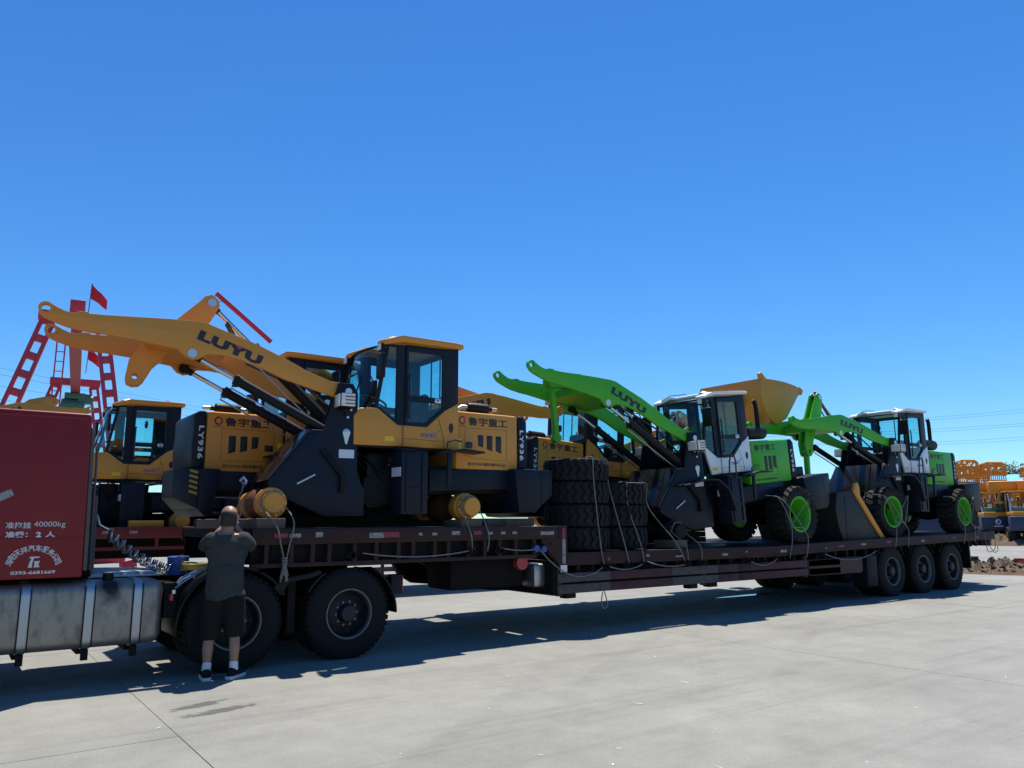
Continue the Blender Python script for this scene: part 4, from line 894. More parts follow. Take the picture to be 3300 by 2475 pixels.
# blue drum and yellow hose coil on the chassis
dr = MB().lathe([(.0001, 0), (.11, 0), (.12, .02), (.115, .08), (.12, .09), (.115, .17), (.12, .20), (.10, .21), (.0001, .20)], 22, (2.22, 9.66, 1.03), axis='Z').build('plastic_drum', BLUE)
tag(dr, 'small blue plastic drum strapped on the truck chassis', 'drum')
co = MB()
for k in range(4): co.tube([(2.36+(.17+.008*math.sin(3*a+k))*math.cos(a), 9.36+.17*math.sin(a), 1.10+.022*k+.01*math.sin(2*a+k)) for a in [2*PI*i/26 for i in range(26)]], .011, 6, close=True)
tag(co.build('hose_coil', YROP), 'coil of dirty yellow hose lying on the truck mudguard', 'hose')
# ------------------------------------------------------------------ blocks, tyre stacks, ropes
for x, y, z, L, h, lab in ((3.10, 9.12, 1.545, .34, .12, 'short timber block under the yellow front hub beside the man'), (5.90, 9.12, 1.545, .34, .10, 'short timber block under the yellow rear hub by the gooseneck'), (10.14, 9.15, 1.16, .30, .13, 'short timber block under the dark bare hub of the green loader')):
    tag(MB().box(x-L/2, x+L/2, y, y+.5, z, z+h).build('timber_block', WOOD, bevel=.008), lab, 'block', 'timber blocks under the hubs')
tag(MB().bar((6.15, 9.2, 1.60), (6.75, 9.5, 1.60), .12, .10).build('timber_block', GRW, bevel=.008), 'pale timber lying on the deck below the dark counterweight', 'block', 'timber blocks under the hubs')
for x0, x1 in ((2.6, 3.3), (6.6, 7.2)): tag(MB().box(x0, x1, 9.4, 10.5, 1.545, 1.66).build('timber_block', WOOD, bevel=.01), 'dark timber packing under the yellow loader frame at ' + ('its front' if x0 < 4 else 'its counterweight'), 'block', 'timber blocks under the hubs')
for x0, x1, y, z, h, lab in ((3.4, 6.6, 10.72, 1.545, .20, 'long added dark filler sleeper between the two yellow loaders'), (9.3, 13.2, 11.2, 1.16, .45, 'added dark filler timber under the half hidden yellow loader'), (16.2, 21.0, 11.3, 1.26, .34, 'added dark filler timber behind the tail loader wheels'), (2.9, 4.2, 11.3, 1.545, .12, 'added dark filler timber below the yellow counterweight')):  # added dark boards keep bright far ground out of the shaded gaps
    b = MB(); n = max(1, int(h/.11))
    for k in range(n): b.box(x0+random.uniform(0, .1), x1-random.uniform(0, .1), y+random.uniform(0, .03), y+.7, z+h*k/n+.003, z+h*(k+1)/n-.003)
    tag(b.build('filler_timber', mat('filler_timber_dark', (.022, .016, .012), .85, var=.3, vs=5, bump=.4, bs=40), bevel=.006), lab, 'timber')
SKT = tyre_mesh(.53, .355, 26, 'tyre', RUB, .27, .034, .90)
for (sx, sy, n, nm) in ((8.16, 9.58, 4, 'four'), (9.12, 9.66, 3, 'three')):
    for k in range(n):
        o = link('spare_wheel', SKT); o.rotation_euler = (R(90), 0, random.uniform(0, 6)); o.location = (sx+random.uniform(-.03, .03), sy+random.uniform(-.025, .025), 1.165+.18+.355*k)
        word = ['bottom', 'second', 'third', 'top'][k] if k < n-1 else 'top'
        tag(o, f'chunky loader tyre lying flat, {word} of the roped stack of {nm}', 'tyre', 'loader tyres stacked on the lower deck')
RG = 'ropes lashing the load to the trailer'
def rope(label, *paths, r=.0085):
    b = MB()
    for p in paths:
        q = [Vector(v) for v in p]; out = []
        for i in range(len(q)-1):
            a, c = q[max(i-1, 0)], q[min(i+2, len(q)-1)]
            for k in range(6):
                t = k/6; p0, p1, p2, p3 = a, q[i], q[i+1], c
                out.append(.5*((2*p1)+(-p0+p2)*t+(2*p0-5*p1+4*p2-p3)*t*t+(-p0+3*p1-3*p2+p3)*t**3))
        out.append(q[-1]); b.tube(out, r, 6)
    return tag(b.build('rope', ROPE), label, 'rope', RG)
def hubloop(x, z, yo=9.165, r=.182): return [(x+r*math.cos(R(a)), yo, z+r*math.sin(R(a))) for a in range(185, -6, -19)]
ha, hb_ = [v for k, v in HUB.items() if 'tall boom above' in k][0]
h1 = hubloop(ha.x, ha.z, ha.y+.08, .150)
rope('rope looped over the yellow front hub with a frayed tassel knot', [(3.21, 8.955, 1.20), (3.17, 8.96, 1.36), (ha.x-.06, 8.98, 1.58)]+h1+[(ha.x+.155, 9.0, 1.62), (3.27, 8.96, 1.35), (3.24, 8.955, 1.20)])
tas = MB()
for k in range(14):
    a = k*.45; tas.tube([(3.22, 8.95, 1.20), (3.22+.02*math.cos(a), 8.95+.02*math.sin(a), 1.10), (3.22+.045*math.cos(a), 8.95+.03*math.sin(a), .93+random.uniform(0, .1))], .008, 5)
for z in (1.20, 1.17, 1.14, 1.06): tas.lathe([(.03, 0), (.042, .012), (.03, .024), (.02, .012)], 12, (3.22, 8.95, z), axis='Z', close=True)
tag(tas.build('rope_tassel', ROPE), 'frayed rope knot hanging from the trailer edge beside the tractor wheels', 'rope', RG)
h2 = hubloop(hb_.x, hb_.z, hb_.y+.08, .150)
rope('rope looped over the yellow rear hub near the gooseneck', [(hb_.x-.10, 8.955, 1.20), (hb_.x-.12, 8.96, 1.45)]+h2+[(hb_.x+.17, 8.96, 1.45), (hb_.x+.15, 8.955, 1.22)])
def stackrope(cx, cy, top, off, zb, xb):
    a = R(off); px, py = cx+.53*math.sin(a), cy-.53*math.cos(a)
    return [(cx, cy, top+.01), (cx+.4*math.sin(a), cy-.4*math.cos(a), top+.015), (px, py, top-.02), (px+.01, py-.01, top-.4), (px+(xb-px)*.55, min(py, 8.96)+.02, 1.25), (xb, 8.955, zb)]
rope('rope over the left side of the taller tyre stack', stackrope(8.16, 9.58, 2.59, -8, .94, 8.20)); rope('rope over the right side of the taller tyre stack', stackrope(8.16, 9.58, 2.59, 52, .94, 8.72), [(8.16, 9.58, 2.60), (7.85, 9.2, 2.60)])
rope('rope over the left side of the lower tyre stack', stackrope(9.17, 9.68, 2.235, -25, .94, 9.05)); rope('rope over the right side of the lower tyre stack', stackrope(9.17, 9.68, 2.235, 60, .93, 10.0), [(9.17, 9.68, 2.245), (9.0, 9.25, 2.245)])
hd_ = [v for k, v in HUB.items() if 'bare front hub' in k][0][0]
h3 = hubloop(hd_.x, hd_.z, hd_.y+.08, .155)
rope('rope looped over the bare dark hub of the green loader', [(hd_.x-.14, 8.955, .93), (hd_.x-.17, 8.97, 1.2)]+h3+[(hd_.x+.18, 8.97, 1.2), (hd_.x+.2, 8.955, .92)])
def star(x, z, zb, label):
    y = 9.03
    rope(label, [(x-.66, y+.2, z+.36), (x-.50, y+.04, z+.33), (x-.30, y, z+.20), (x+.04, y-.01, z-.12), (x+.20, y-.01, z-.30), (x+.24, 8.97, zb+.35), (x+.14, 8.955, zb)],
         [(x-.50, y+.04, z+.33), (x-.36, y, z+.12), (x-.20, y-.01, z-.22), (x-.26, 8.98, z-.5), (x-.40, 8.955, zb)],
         [(x-.20, y-.01, z-.22), (x+.10, y-.01, z+.04), (x+.50, y+.02, z+.34), (x+.56, y+.12, z+.30)], [(x+.50, y+.02, z+.34), (x+.36, y-.005, z+.02), (x+.20, y-.01, z-.30)], [(x-.20, y-.012, z-.24), (x+.18, y-.012, z-.25)], r=.009)
star(13.27, 1.72, .92, 'criss-cross rope over the rear wheel next to the dark bucket'); star(17.05, 1.80, 1.02, 'criss-cross rope over the tail loader front wheel'); star(20.2, 1.80, 1.06, 'criss-cross rope over the tail loader rear wheel')
def swag(x0, z0, x1, z1, sag, label):
    rope(label, [(x0+(x1-x0)*t, 8.95, z0+(z1-z0)*t-sag*4*t*(1-t)) for t in (0, .15, .35, .5, .65, .85, 1)])
swag(6.95, 1.22, 8.15, .92, .24, 'slack rope hanging from the gooseneck winch to the lower deck'); swag(8.3, .93, 9.0, .94, .06, 'short slack rope below the tyre stacks'); swag(9.1, .98, 10.0, .90, .05, 'slack rope between the lower tyre stack and the bare hub')
swag(11.65, .92, 12.5, .93, .11, 'slack rope on the lower deck edge ahead of the roped wheel'); swag(14.0, .96, 15.9, .98, .15, 'slack rope hanging in front of the rusty tool box'); swag(4.2, 1.24, 5.75, 1.23, .06, 'slack rope along the upper deck edge between the yellow hubs')
swag(6.30, 1.25, 6.85, 1.22, .02, 'short rope between the yellow rear hub and the winch')
rope('dark rope loop dangling under the side guard', [(8.16, 8.97, .56), (8.12, 8.96, .44), (8.14, 8.96, .34), (8.19, 8.96, .32), (8.24, 8.96, .36), (8.22, 8.96, .46), (8.19, 8.97, .57)])
rope('rope ends hanging from the trailer tail', [(20.9, 8.96, 1.28), (20.92, 8.95, .95), (21.0, 8.95, .82), (21.3, 8.95, .86), (21.4, 8.95, .98), (21.42, 8.96, 1.28)], [(21.1, 8.95, .95), (21.3, 8.95, .80), (21.5, 8.95, .84), (21.5, 8.95, .95)])
# chain hoist between the loaders by the man
ch = MB()
for k in range(26):
    z = 2.12-.022*k; c = Vector((2.92+.02*math.sin(k*.5), 9.75, z))
    for a in range(1): ch.tube([c+Vector(((.008*math.cos(t) if k % 2 else 0), (0 if k % 2 else .008*math.cos(t)), .016*math.sin(t))) for t in [2*PI*i/8 for i in range(8)]], .003, 4, close=True)
ch.tube([(2.90, 9.75, 2.12), (2.94, 9.75, 2.17), (2.98, 9.75, 2.12), (2.96, 9.75, 2.08)], .02, 6)
tag(ch.build('lashing_chain', STL), 'steel lashing chain and hook hanging ahead of the yellow hub', 'chain')
# ------------------------------------------------------------------ the man
def remesh(name, balls, m, vox=.013, smooth=6, parent=None, disp=None):
    """balls: list of tapered capsules ((p0, r0), (p1, r1), flatten)"""
    b = MB()
    for (p0, r0), (p1, r1), sq in balls:
        p0, p1 = Vector(p0), Vector(p1); k = 9
        d = p1-p0; L = max(d.length, 1e-4); d = d/L if d.length > 1e-5 else Vector((0, 0, 1))
        prof = [(r0*math.sin(PI/2*i/4)+1e-4, -r0*math.cos(PI/2*i/4)) for i in range(5)]+[(r1*math.cos(PI/2*i/4)+1e-4, L+r1*math.sin(PI/2*i/4)) for i in range(5)]
        c = MB().lathe(prof, 16, axis='Z')
        q = Vector((0, 0, 1)).rotation_difference(d).to_matrix().to_4x4()
        Mx = Matrix.Translation(p0) @ q
        c.xf(Mx)
        if sq:                          # squash along the body's front-back axis about the capsule axis
            ax, f = sq; ax = Vector(ax)
            for i, v in enumerate(c.v):
                v = Vector(v); e = (v-p0).dot(ax); base = (p0+d*max(0, min(L, (v-p0).dot(d)))-p0).dot(ax); c.v[i] = tuple(v-ax*(e-base)*(1-f))
        b.add(c.v, c.f)
    me = b.mesh(name, m, 0, 0); o = link(name, me)
    mo = o.modifiers.new('r', 'REMESH'); mo.mode = 'VOXEL'; mo.voxel_size = vox
    sm = o.modifiers.new('s', 'SMOOTH'); sm.iterations = smooth; sm.factor = .5
    dg = bpy.context.evaluated_depsgraph_get(); me2 = bpy.data.meshes.new_from_object(o.evaluated_get(dg)); bpy.data.objects.remove(o)
    if disp:
        for v in me2.vertices:
            v.co += v.normal*disp(v.co)
    me2.materials.clear(); me2.materials.append(m); me2.polygons.foreach_set('use_smooth', [True]*len(me2.polygons))
    return link(name, me2, parent)
# local frame: faces +y, z up, x to his right
man = thing('person', 'balding person in grey t-shirt and black shorts raising a phone towards the loader', 'person', (2.50, 8.74, 0), (0, 0, R(-18)))
Fy = ((0, 1, 0), .72)
SH = 1.50
sk = [(((0, 0, .98), .15), ((0, .0, 1.15), .14), ((0, 1, 0), .75)), (((0, 0, 1.15), .145), ((0, 0, 1.36), .17), ((0, 1, 0), .72)), (((-.13, 0, 1.43), .075), ((.13, 0, 1.43), .075), None),
      (((0, -.005, 1.44), .062), ((0, .02, 1.60), .058), None), (((0, .03, 1.65), .082), ((0, .045, 1.70), .083), None), (((0, .02, 1.70), .088), ((0, .03, 1.715), .086), None), (((0, .07, 1.585), .055), ((0, .08, 1.61), .06), None),
      (((0, .115, 1.645), .012), ((0, .135, 1.63), .014), None), (((-.086, .02, 1.64), .014), ((-.088, .015, 1.675), .017), None), (((.086, .02, 1.64), .014), ((.088, .015, 1.675), .017), None)]
for s in (-1, 1):
    sh_, el, wr = (.175*s, 0, 1.42), (.235*s, .22, 1.35), (.09*s, .38, 1.55)
    sk += [((sh_, .062), (el, .048), None), ((el, .046), (wr, .030), None), ((wr, .030), ((.072*s, .39, 1.585), .034), ((1, 0, 0), .7))]
    for i, (dz, L) in enumerate(((.025, .075), (.006, .085), (-.012, .08), (-.03, .065))):     # fingers curl round the phone
        a = Vector((.074*s, .40, 1.585+dz)); c = a+Vector((.012*s, .035, .012)); e = c+Vector((-.035*s, .022, .008))
        sk += [((a, .0095), (c, .009), None), ((c, .009), (e, .008), None)]
    a = Vector((.066*s, .38, 1.60)); c = a+Vector((-.012*s, -.005, .035)); sk += [((a, .011), (c, .010), None), ((c, .010), (c+Vector((-.018*s, .01, .02)), .009), None)]
    hp, kn, an = (.095*s, 0, .93), (.125*s, .015, .50), (.135*s, -.02, .10)
    sk += [((hp, .092), (kn, .060), None), (((.127*s, -.012, .42), .054), ((.132*s, -.035, .30), .056), None), ((kn, .055), ((.132*s, -.035, .32), .056), None), (((.132*s, -.035, .30), .054), (an, .038), None),
           (((.137*s, -.03, .045), .040), ((.15*s, .14, .035), .034), None)]
body = remesh('body', sk, SKIN, .011, 4, man)
hair = MB()
hv = remesh('cropped_hair', [(((0, .005, 1.665), .088), ((0, .0, 1.685), .092), None), (((-.02, -.005, 1.62), .068), ((.02, -.005, 1.62), .068), None)], HAIR, .012, 3, man)
bmh = bmesh.new(); bmh.from_mesh(hv.data)
bmesh.ops.delete(bmh, geom=[v for v in bmh.verts if v.co.z > 1.738 or v.co.z < 1.575], context='VERTS'); bmh.to_mesh(hv.data); bmh.free()
def wr(c):
    n1 = noise.noise(Vector((c.x*5+c.z*7, c.y*5, c.z*9-c.x*8)))
    n2 = noise.noise(Vector((c.x*14+c.z*11, c.y*12, c.z*13-c.x*15)))
    n3 = abs(noise.noise(Vector((c.x*6+c.z*4, c.y*4, c.z*5-c.x*9+3))))
    return .010*n1+.005*n2-.006*max(0, .25-n3)*4+.011
ts = [(((.01, -.012, .74), .208), ((0, -.008, 1.08), .185), ((0, 1, 0), .84)), (((0, -.01, 1.10), .178), ((0, -.005, 1.34), .188), ((0, 1, 0), .68)), (((-.12, 0, 1.42), .088), ((.12, 0, 1.42), .088), None), (((-.09, -.02, 1.30), .12), ((.09, -.02, 1.30), .12), ((0, 1, 0), .8))]
for s in (-1, 1): ts += [(((.155*s, 0, 1.43), .082), ((.222*s, .165, 1.37), .074), None)]
tsh = remesh('t_shirt', ts, TSH, .011, 5, man, wr)
bmh = bmesh.new(); bmh.from_mesh(tsh.data)
bmesh.ops.delete(bmh, geom=[v for v in bmh.verts if v.co.z < .815+.22*max(0, v.co.x-.02)+.012*math.sin(v.co.x*20) or (v.co.z > 1.492 and abs(v.co.x) < .11)], context='VERTS'); bmh.to_mesh(tsh.data); bmh.free()
shs = [(((-.06, 0, .92), .15), ((.06, 0, .92), .15), ((0, 1, 0), .85))]
for s in (-1, 1): shs += [(((.09*s, 0, .86), .128), ((.125*s, .005, .47), .108), None)]
shs_ = remesh('shorts', shs, SHO, .012, 5, man, lambda c: .006*noise.noise(Vector((c.x*9, c.y*9, c.z*12))))
bmh = bmesh.new(); bmh.from_mesh(shs_.data)
bmesh.ops.delete(bmh, geom=[v for v in bmh.verts if v.co.z < (.40 if v.co.x < 0 else .425)+.02*v.co.y], context='VERTS'); bmh.to_mesh(shs_.data); bmh.free()
for s in (-1, 1):
    remesh('sock', [(((.133*s, -.032, .16), .046), ((.136*s, -.022, .07), .047), None)], SOC, .010, 3, man)
    tz = R(-28) if s > 0 else R(10)
    f = remesh('shoe', [(((0, -.055, .055), .050), ((0, .02, .062), .050), None), (((0, .0, .045), .047), ((.0, .17, .035), .040), None), (((0, .10, .04), .048), ((0, .12, .04), .047), ((0, 0, 1), .8))], SHO, .010, 3, man)
    f.location = (.137*s, -.02, .012); f.rotation_euler = (0, 0, tz)
    so_ = MB().prism_z([(-.045, -.09), (-.03, -.108), (.03, -.108), (.045, -.09), (.046, .02), (.056, .10), (.05, .17), (.02, .215), (-.02, .215), (-.05, .17), (-.056, .10), (-.046, .02)], -.012, .022).build('sole', SOLE, f, bevel=.006)
ph = MB().box(-.080, .080, .415, .424, 1.57, 1.65).build('phone', BLKG, bevel=.004); ph.matrix_world = Matrix.Translation((2.50, 8.74, 0)) @ Matrix.Rotation(R(-18), 4, 'Z')
tag(ph, 'black mobile phone held up in both hands', 'phone')
# ------------------------------------------------------------------ gantry crane seen end-on
cr = thing('gantry_crane', 'red latticed gantry crane with green hoist and red pennants behind the truck', 'crane', (2.45, 24.2, 0), (0, 0, R(-6.7)))
def leg(p0, p1, w0, w1, n):
    p0, p1 = Vector(p0), Vector(p1); d = (p1-p0).normalized(); s = d.cross(Vector((0, 1, 0))).normalized()
    b = MB()
    for k in (-1, 1): b.bar(p0+s*k*w0, p1+s*k*w1, .10, .20, up=(0, 1, 0))
    L = (p1-p0).length
    for i in range(n+1):
        t = i/n; c = p0+d*L*t; w = w0+(w1-w0)*t; b.bar(c-s*w, c+s*w, .20, .17, up=(0, 1, 0))
    return b.build('leg', CRN, cr, bevel=.01)
for yy, zt in ((0, 7.1), (11.5, 7.1)):
    leg((-.72, yy, zt), (-2.7, yy, 0), .14, .19, 14); leg((.62, yy, zt), (1.85, yy, 0), .13, .17, 15)
    MB().box(-.95, .85, yy-.15, yy+.15, 7.12, 7.40).build('head_beam', CRN, cr, bevel=.02)
    MB().box(-3.1, 2.3, yy-.15, yy+.15, .0, .25).build('ground_beam', CRN, cr, bevel=.02)
MB().box(-.13, .13, -.6, 12.2, 6.60, 7.35).build('girder', CRN, cr, bevel=.02)
MB().box(-.16, .16, -.6, 12.2, 6.54, 6.598).build('girder_flange', mat('crane_flange', (.26, .03, .04), .6), cr)
MB().box(-.22, .16, -.1, .5, 7.40, 7.78).build('cable_box', CRN, cr, bevel=.02)
ld = MB()
for x in (-.52, -.30): ld.bar((x, 2.2, 3.0), (x, 2.2, 7.2), .04, .04)
for k in range(14): ld.bar((-.52, 2.2, 3.1+.3*k), (-.30, 2.2, 3.1+.3*k), .025, .025)
ld.build('ladder', CRN, cr)
ho = MB().cyl((-.45, 9.6, 6.05), (.35, 9.6, 6.05), .26, n=18).box(.10, .55, 9.4, 9.9, 6.15, 6.5).cyl((.35, 9.6, 6.3), (.62, 9.6, 6.3), .16, n=14).box(-.35, .35, 9.35, 9.85, 6.3, 6.52).build('hoist', GRH, cr, bevel=.02)
MB().lathe([(.0001, -.15), (.20, -.15), (.24, 0), (.20, .15), (.0001, .15)], 18, (-.05, 9.6, 5.7), axis='Y').build('hook_block', GRH, ho)
hb = MB()
for k in range(6): hb.tube([(-.45+.16*k, 9.4, 6.1), (-.5+.15*k, 9.38, 5.6), (-.38+.13*k, 9.4, 5.3+.1*(k % 3))], .018, 5)
for k in (-.12, .2): hb.tube([(k, 9.6, 5.8), (k-.03, 9.6, 4.5), (k-.05, 9.6, 3.0)], .012, 5)
hb.build('hoist_cable', WIRE, ho)
def flag(x, y, z, h, w, hgt):
    f = MB().cyl((x, y, z), (x+.03, y, z+h), .012, n=6); f.build('flag_pole', WIRE, cr)
    vs = []; n = 8
    for i in range(n+1):
        t = i/n
        for j in range(4):
            u = j/3; vs.append((x+.03+w*t, y+.05*math.sin(t*7+u*2), z+h-.02-hgt*u*(1-.35*t)-hgt*1.05*t+.03*math.sin(u*4)))
    MB().add(vs, [(i*4+j, i*4+4+j, i*4+5+j, i*4+1+j) for i in range(n) for j in range(3)]).build('pennant', FLAG, cr, smooth=80)
flag(.24, .0, 7.38, .95, .42, .40); flag(.30, 5.2, 6.6, .95, .42, .42)
# ------------------------------------------------------------------ overhead wires
WG = 'overhead power lines'
WL = [((3.0, 95, 17.4), (25, 107, 16.7)), ((3.1, 95, 16.7), (25, 107, 16.2)), ((3.2, 95, 15.5), (25, 107, 15.3)), ((3.3, 95, 14.1), (25, 107, 14.1)), ((3.6, 95, 11.2), (25.4, 107, 11.4))]
WR = [((99, 48, 14.1), (112.5, 41.8, 15.6)), ((99, 48, 13.8), (112.5, 41.8, 15.2)), ((94.1, 57, 12.6), (112.4, 42, 13.7)), ((94.1, 57, 12.2), (112.4, 42, 13.4)), ((99.2, 47.6, 11.0), (112.4, 42.1, 12.0)), ((99.1, 47.7, 10.7), (112.3, 42.2, 11.6))]
for side, ws in (('sloping down above the truck cab', WL), ('rising beyond the tail loader', WR)):
    for a0, c0 in ws:
        a, c = Vector(a0), Vector(c0); d = c-a; a, c = a-d*1.2, c+d*1.2
        pts = [a.lerp(c, t/14)-Vector((0, 0, .9*4*(t/14)*(1-t/14)-.9)) for t in range(15)]
        tag(MB().tube(pts, .015, 4).build('power_line', WIRE), ['topmost', 'second', 'third', 'fourth', 'fifth', 'lowest'][ws.index((a0, c0))]+' thin power line '+side, 'power line', WG)
# ------------------------------------------------------------------ yard on the right: distant yellow machines
def far_machine(label, X, Y, rz, logo, frame):
    r = thing('parked_loader', label, 'loader', (X, Y, 0), (0, 0, rz), 'yellow machines parked across the yard')
    # local -x faces the viewer (its rear)
    MB().box(-1.75, -1.0, -.95, .95, .85, 1.75).build('counterweight', mat('machine_blue', (.018, .028, .075), .5), r, bevel=.06)
    if logo:
        MB().lathe([(.17, -1.757), (.10, -1.757)], 20, (0, 0, 1.42), axis='X').build('logo_ring', DECW, r)
        MB().lathe([(.0001, -1.758), (.05, -1.758)], 12, (0, .06, 1.45), axis='X').build('logo_dot', DECW, r)
        MB().box(-1.757, -1.75, -.25, .25, 1.10, 1.17).build('logo_bar', DECW, r)
    MB().box(-1.6, .2, -.75, .75, 1.75, 2.05).build('bonnet', ORG, r, bevel=.05)
    MB().box(-.9, .1, -.5, .5, 2.05, 2.35).build('engine', GRH, r, bevel=.05)
    MB().box(.2, 1.6, -.7, .7, .7, 1.6).build('chassis', DRF, r, bevel=.05)
    for y in (-.85, .85):
        for x in (-.9, 1.5):
            t = MB().lathe([(.28, -.2), (.5, -.22), (.56, -.15), (.56, .15), (.5, .22), (.28, .2)], 22, (x, y, .56), close=True).build('wheel', RUB, r)
            MB().lathe([(.30, -.18), (.28, -.2), (.18, -.08), (.0001, -.08), (.0001, .08), (.18, .08), (.28, .2), (.30, .18)], 18, (x, y, .56)).build('rim', ORG, t)
    for y in (-.7, .7):
        for x in (-.2, .9): MB().bar((x, y, 1.6), (x+.05, y*.95, 3.3), .09, .09).build('post', BLK, r)
        MB().bar((.9, y*.8, 1.8), (1.7, y*.8, 3.7), .12, .25).build('boom_arm', ORG, r, bevel=.02)
        MB().bar((-1.3, y*1.05, 2.0), (-.6, y*1.05, 3.2), .05, .05).build('lamp_stay', GALV, r)
    MB().box(-.35, 1.05, -.8, .8, 3.3, 3.38).build('canopy', ORG, r, bevel=.03)
    MB().prism([(1.3, 3.25), (1.2, 4.05), (1.35, 4.10), (2.2, 3.95), (2.0, 3.3)], -1.35, 1.35).build('bucket', ORG, r, bevel=.03)
    for y in (-1.0, -.3, .4, 1.0): MB().bar((.95, y, 2.75), (1.25, y-.25, 3.42), .16, .10).build('brace', ORG, r)
    MB().box(.90, 1.05, -1.2, 1.2, 2.60, 2.75).build('brace_bar', ORG, r, bevel=.02)
    if frame:
        for fx in frame:
            fr = MB(); y0, y1, z0, z1, x = fx[0], fx[1], fx[2], fx[3], 1.5
            L = y1-y0
            for dx in (0, .55):
                fr.tube([(x+dx, y0, z0), (x+dx, y0, z1-.15), (x+dx, y0+.15, z1), (x+dx, y1-.35, z1+.05), (x+dx, y1-.1, z1-.12), (x+dx, y1, z0+.3), (x+dx, y1, z0)], .06, 6)
                for k in range(3):
                    c = y0+L*(.22+.28*k); fr.tube([(x+dx, c+.20*math.cos(a), z0+.45+.24*math.sin(a)) for a in [2*PI*i/14 for i in range(14)]], .05, 5, close=True)
                    fr.bar((x+dx, c-.2, z1), (x+dx, c+.22, z0+.65), .07, .07); fr.bar((x+dx, c+.25, z1), (x+dx, c+.1, z0+.7), .05, .05)
                fr.bar((x+dx, y0, z0+.1), (x+dx, y1, z0+.1), .08, .14); fr.bar((x+dx, y0, z0+.78), (x+dx, y1, z0+.78), .05, .08); fr.bar((x+dx, y0, z0-.35), (x+dx, y1, z0-.3), .06, .1)
                for k in range(6): fr.bar((x+dx, y0+L*k/6, z0-.5), (x+dx, y0+L*(k+.3)/6, z0+.1), .05, .06)
            for k in range(5): fr.bar((x, y0+L*k/4, z0+.1), (x+.55, y0+L*k/4, z0+.1), .05, .05); fr.bar((x, y0+L*k/4, z1-.1), (x+.55, y0+L*k/4, z1-.1), .05, .05)
            fr.build('fork_frame', ORG, r)
    return r
def polar(az, d): return d*math.cos(R(az)), d*math.sin(R(az))
lab = ['yellow machine with dark blue counterweight below the round-holed frames', 'yellow machine next to the trailer tail, mostly behind the dark counterweight', 'yellow machine beside the soil bank with orange wheel rims', 'yellow machine at the end of the parked row', 'orange machine close behind the tail loader bonnet', 'yellow machine in the second row with tall round-holed frames', 'yellow machine in the second row beyond the orange rims']
for i, (az, d, fr) in enumerate(((22.75, 62, [(.15, 1.5, 4.45, 5.65), (-1.5, -.02, 4.55, 5.45)]), (24.3, 66, None), (21.2, 60, None), (19.7, 60, None), (26.4, 36, None), (23.5, 78, [(-1.6, -.1, 5.0, 6.1), (.1, 1.6, 5.1, 6.4)]), (20.6, 74, [(-1.4, .1, 4.9, 5.7)]))):
    x, y = polar(az, d); far_machine(lab[i], x, y, R(az+12), i < 4, fr)
x, y = polar(21.8, 150)
bd = thing('industrial_shed', 'low shed with a bright blue sheet roof across the yard', 'building', (x, y, 0), (0, 0, R(21.8)))
MB().box(0, 14, -22, 7, 0, 6.6).build('wall', BWALL, bd)
MB().prism_x([(-22.5, 6.5), (7.5, 6.5), (7.5, 6.7), (-22.5, 6.7)], -1, 15).build('eaves', BROOF, bd)
MB().prism([(-1, 6.7), (7, 9.0), (15, 6.7)], -22.5, 7.5).build('roof', BROOF, bd)
for k in range(8): MB().box(-.06, .02, -20+k*3.4, -18.2+k*3.4, 2.5, 4.5).build('window', BLKG, bd)
def tree(label, X, Y, H, Wd, n):
    t = thing('tree', label, 'tree', (X, Y, 0))
    b = MB().tube([(0, 0, 0), (.1, 0, H*.3), (-.1, .1, H*.6), (0, 0, H*.9)], [H*.03, H*.024, H*.015, H*.006], 8)
    for k in range(9):
        a = k*2.4; z = H*(.35+.05*k); b.tube([(0, 0, z), (math.cos(a)*Wd*.25, math.sin(a)*Wd*.25, z+H*.1), (math.cos(a)*Wd*.42, math.sin(a)*Wd*.42, z+H*.16)], [H*.010, H*.007, H*.003], 5)
    b.build('trunk', BARK, t)
    c = MB(); cl = [(random.gauss(0, .26)*Wd, random.gauss(0, .26)*Wd, H*random.uniform(.42, .97), random.uniform(.10, .22)*Wd) for _ in range(34)]
    for i in range(n):
        x, y, z, r = random.choice(cl); v = Vector((random.gauss(0, 1), random.gauss(0, 1), random.gauss(0, .8))).normalized()*r*random.uniform(.5, 1.05)
        p = Vector((x, y, z))+v; u = Vector((random.gauss(0, 1), random.gauss(0, 1), random.gauss(0, 1))).normalized(); w_ = u.orthogonal().normalized(); s = random.uniform(.2, .42)
        c.add([p-u*s, p+w_*s*.5, p+u*s, p-w_*s*.5], [(0, 1, 2, 3)])
    c.build('crown', LEAF, t, smooth=0)
for az, d, H in ((21.3, 178, 11.5), (22.1, 185, 10.6), (20.4, 182, 10.4), (19.6, 190, 11)):
    x, y = polar(az, d); tree(f'leafy tree behind the blue shed roof, {["tallest", "left of the tallest", "right of the tallest", "at the shed end"][[21.3, 22.1, 20.4, 19.6].index(az)]}', x, y, H, 9, 2600)
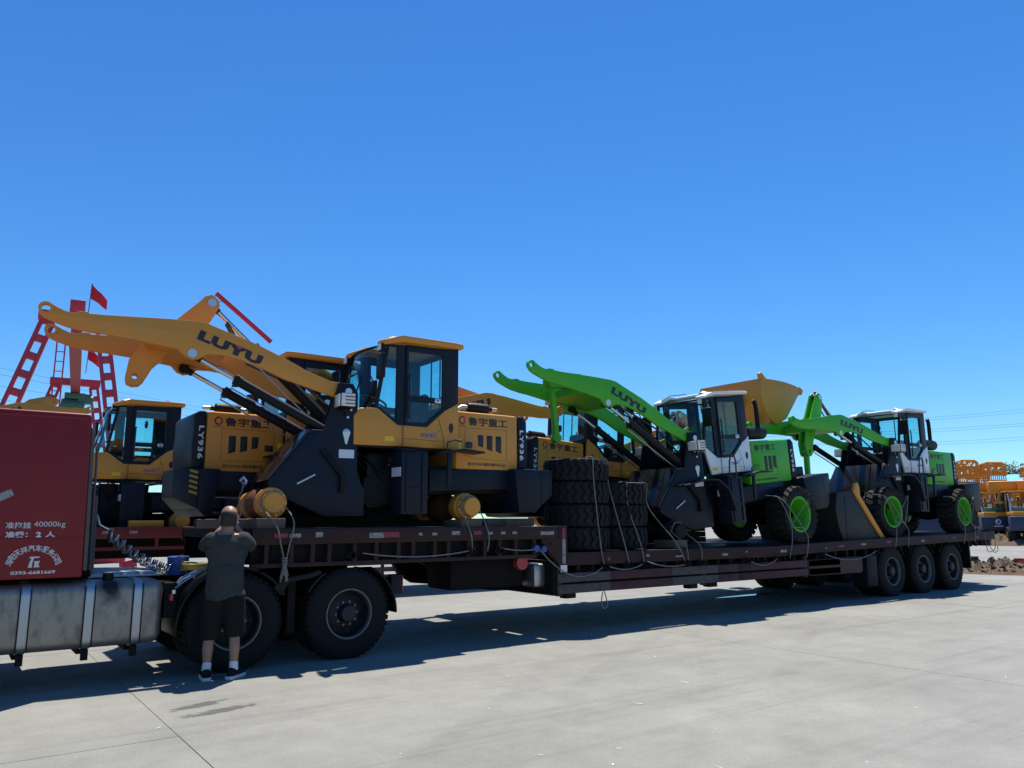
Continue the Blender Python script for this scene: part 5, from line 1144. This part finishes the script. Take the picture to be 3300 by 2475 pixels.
# soil banks
def bank(label, az0, az1, d0, wid, h, seed, grass=False):
    b = MB(); n, m = 70, 16; vs = []
    for i in range(n+1):
        az = az0+(az1-az0)*i/n
        for j in range(m+1):
            v = j/m; d = d0+wid*v; x, y = polar(az, d)
            env = math.sin(PI*v)**.8*min(1, 5*min(i, n-i)/n+.02)
            z = h*env*(.55+.6*noise.noise(Vector((x*1.3+seed, y*1.3, 0))))+.16*env*noise.noise(Vector((x*5, y*5, seed)))+.08*env*noise.noise(Vector((x*11, y*11, seed)))
            vs.append((x, y, max(z, -.01)))
    b.add(vs, [(i*(m+1)+j, (i+1)*(m+1)+j, (i+1)*(m+1)+j+1, i*(m+1)+j+1) for i in range(n) for j in range(m)])
    for _ in range(700):                  # clods
        k = random.randrange(len(vs)); x, y, z = vs[k]
        if z < .04: continue
        s = random.uniform(.02, .075); q = [Vector((random.uniform(-1, 1), random.uniform(-1, 1), random.uniform(-.7, 1)))*s+Vector((x, y, z)) for _ in range(6)]
        b.add(q, [(0, 1, 2), (0, 2, 3), (0, 3, 4), (1, 2, 5), (2, 3, 5), (3, 4, 5), (0, 4, 1), (1, 4, 5)])
    o = b.build('soil_bank', SOIL, smooth=0); o['kind'] = 'stuff'
    return tag(o, label, 'soil')
bank('crumbly brown soil heap by the trailer tail on the concrete', 24.9, 20.2, 27.2, 3.6, .50, 3); bank('long low soil and grass bank along the far yard edge', 25.5, 17, 57.5, 5, .9, 9)
x, y = polar(21.55, 30)
rb = thing('bucket_pail', 'small red pail standing at the end of the soil heap', 'pail', (x, y, 0))
MB().lathe([(.0001, 0), (.12, 0), (.155, .36), (.165, .37), (.15, .37), (.115, .03), (.0001, .03)], 20, axis='Z').build('pail', REDS, rb)
MB().tube([(.15*math.cos(a), .02, .36-.13*math.sin(a)) for a in [PI*i/8 for i in range(9)]], .006, 5).build('handle', GALV, rb)

# a further yellow loader whose boom reaches over the truck cab
t3 = thing('flatbed_trailer', 'plain dark flatbed trailer behind the gantry crane', 'trailer', (-6.5, 22.6, 0))
MB().box(0, 7, 0, 2.6, 1.10, 1.72).build('deck', TRD, t3, bevel=.01)
for x in (1.2, 2.6, 4.0):
    axle(t3, x, .3, 2.3)
    for yy, s_ in ((.16, -1), (2.44, 1)): road_wheel(t3, (x, yy, .525), s_)
loader('yellow wheel loader on the flatbed trailer, its boom reaching over the truck cab', -2.3, 23.9, 2.22, 1, boom=R(2), rock=R(75), pipe=False, fa=(2.2, .12), ra=(-.95, .12), group=YG)
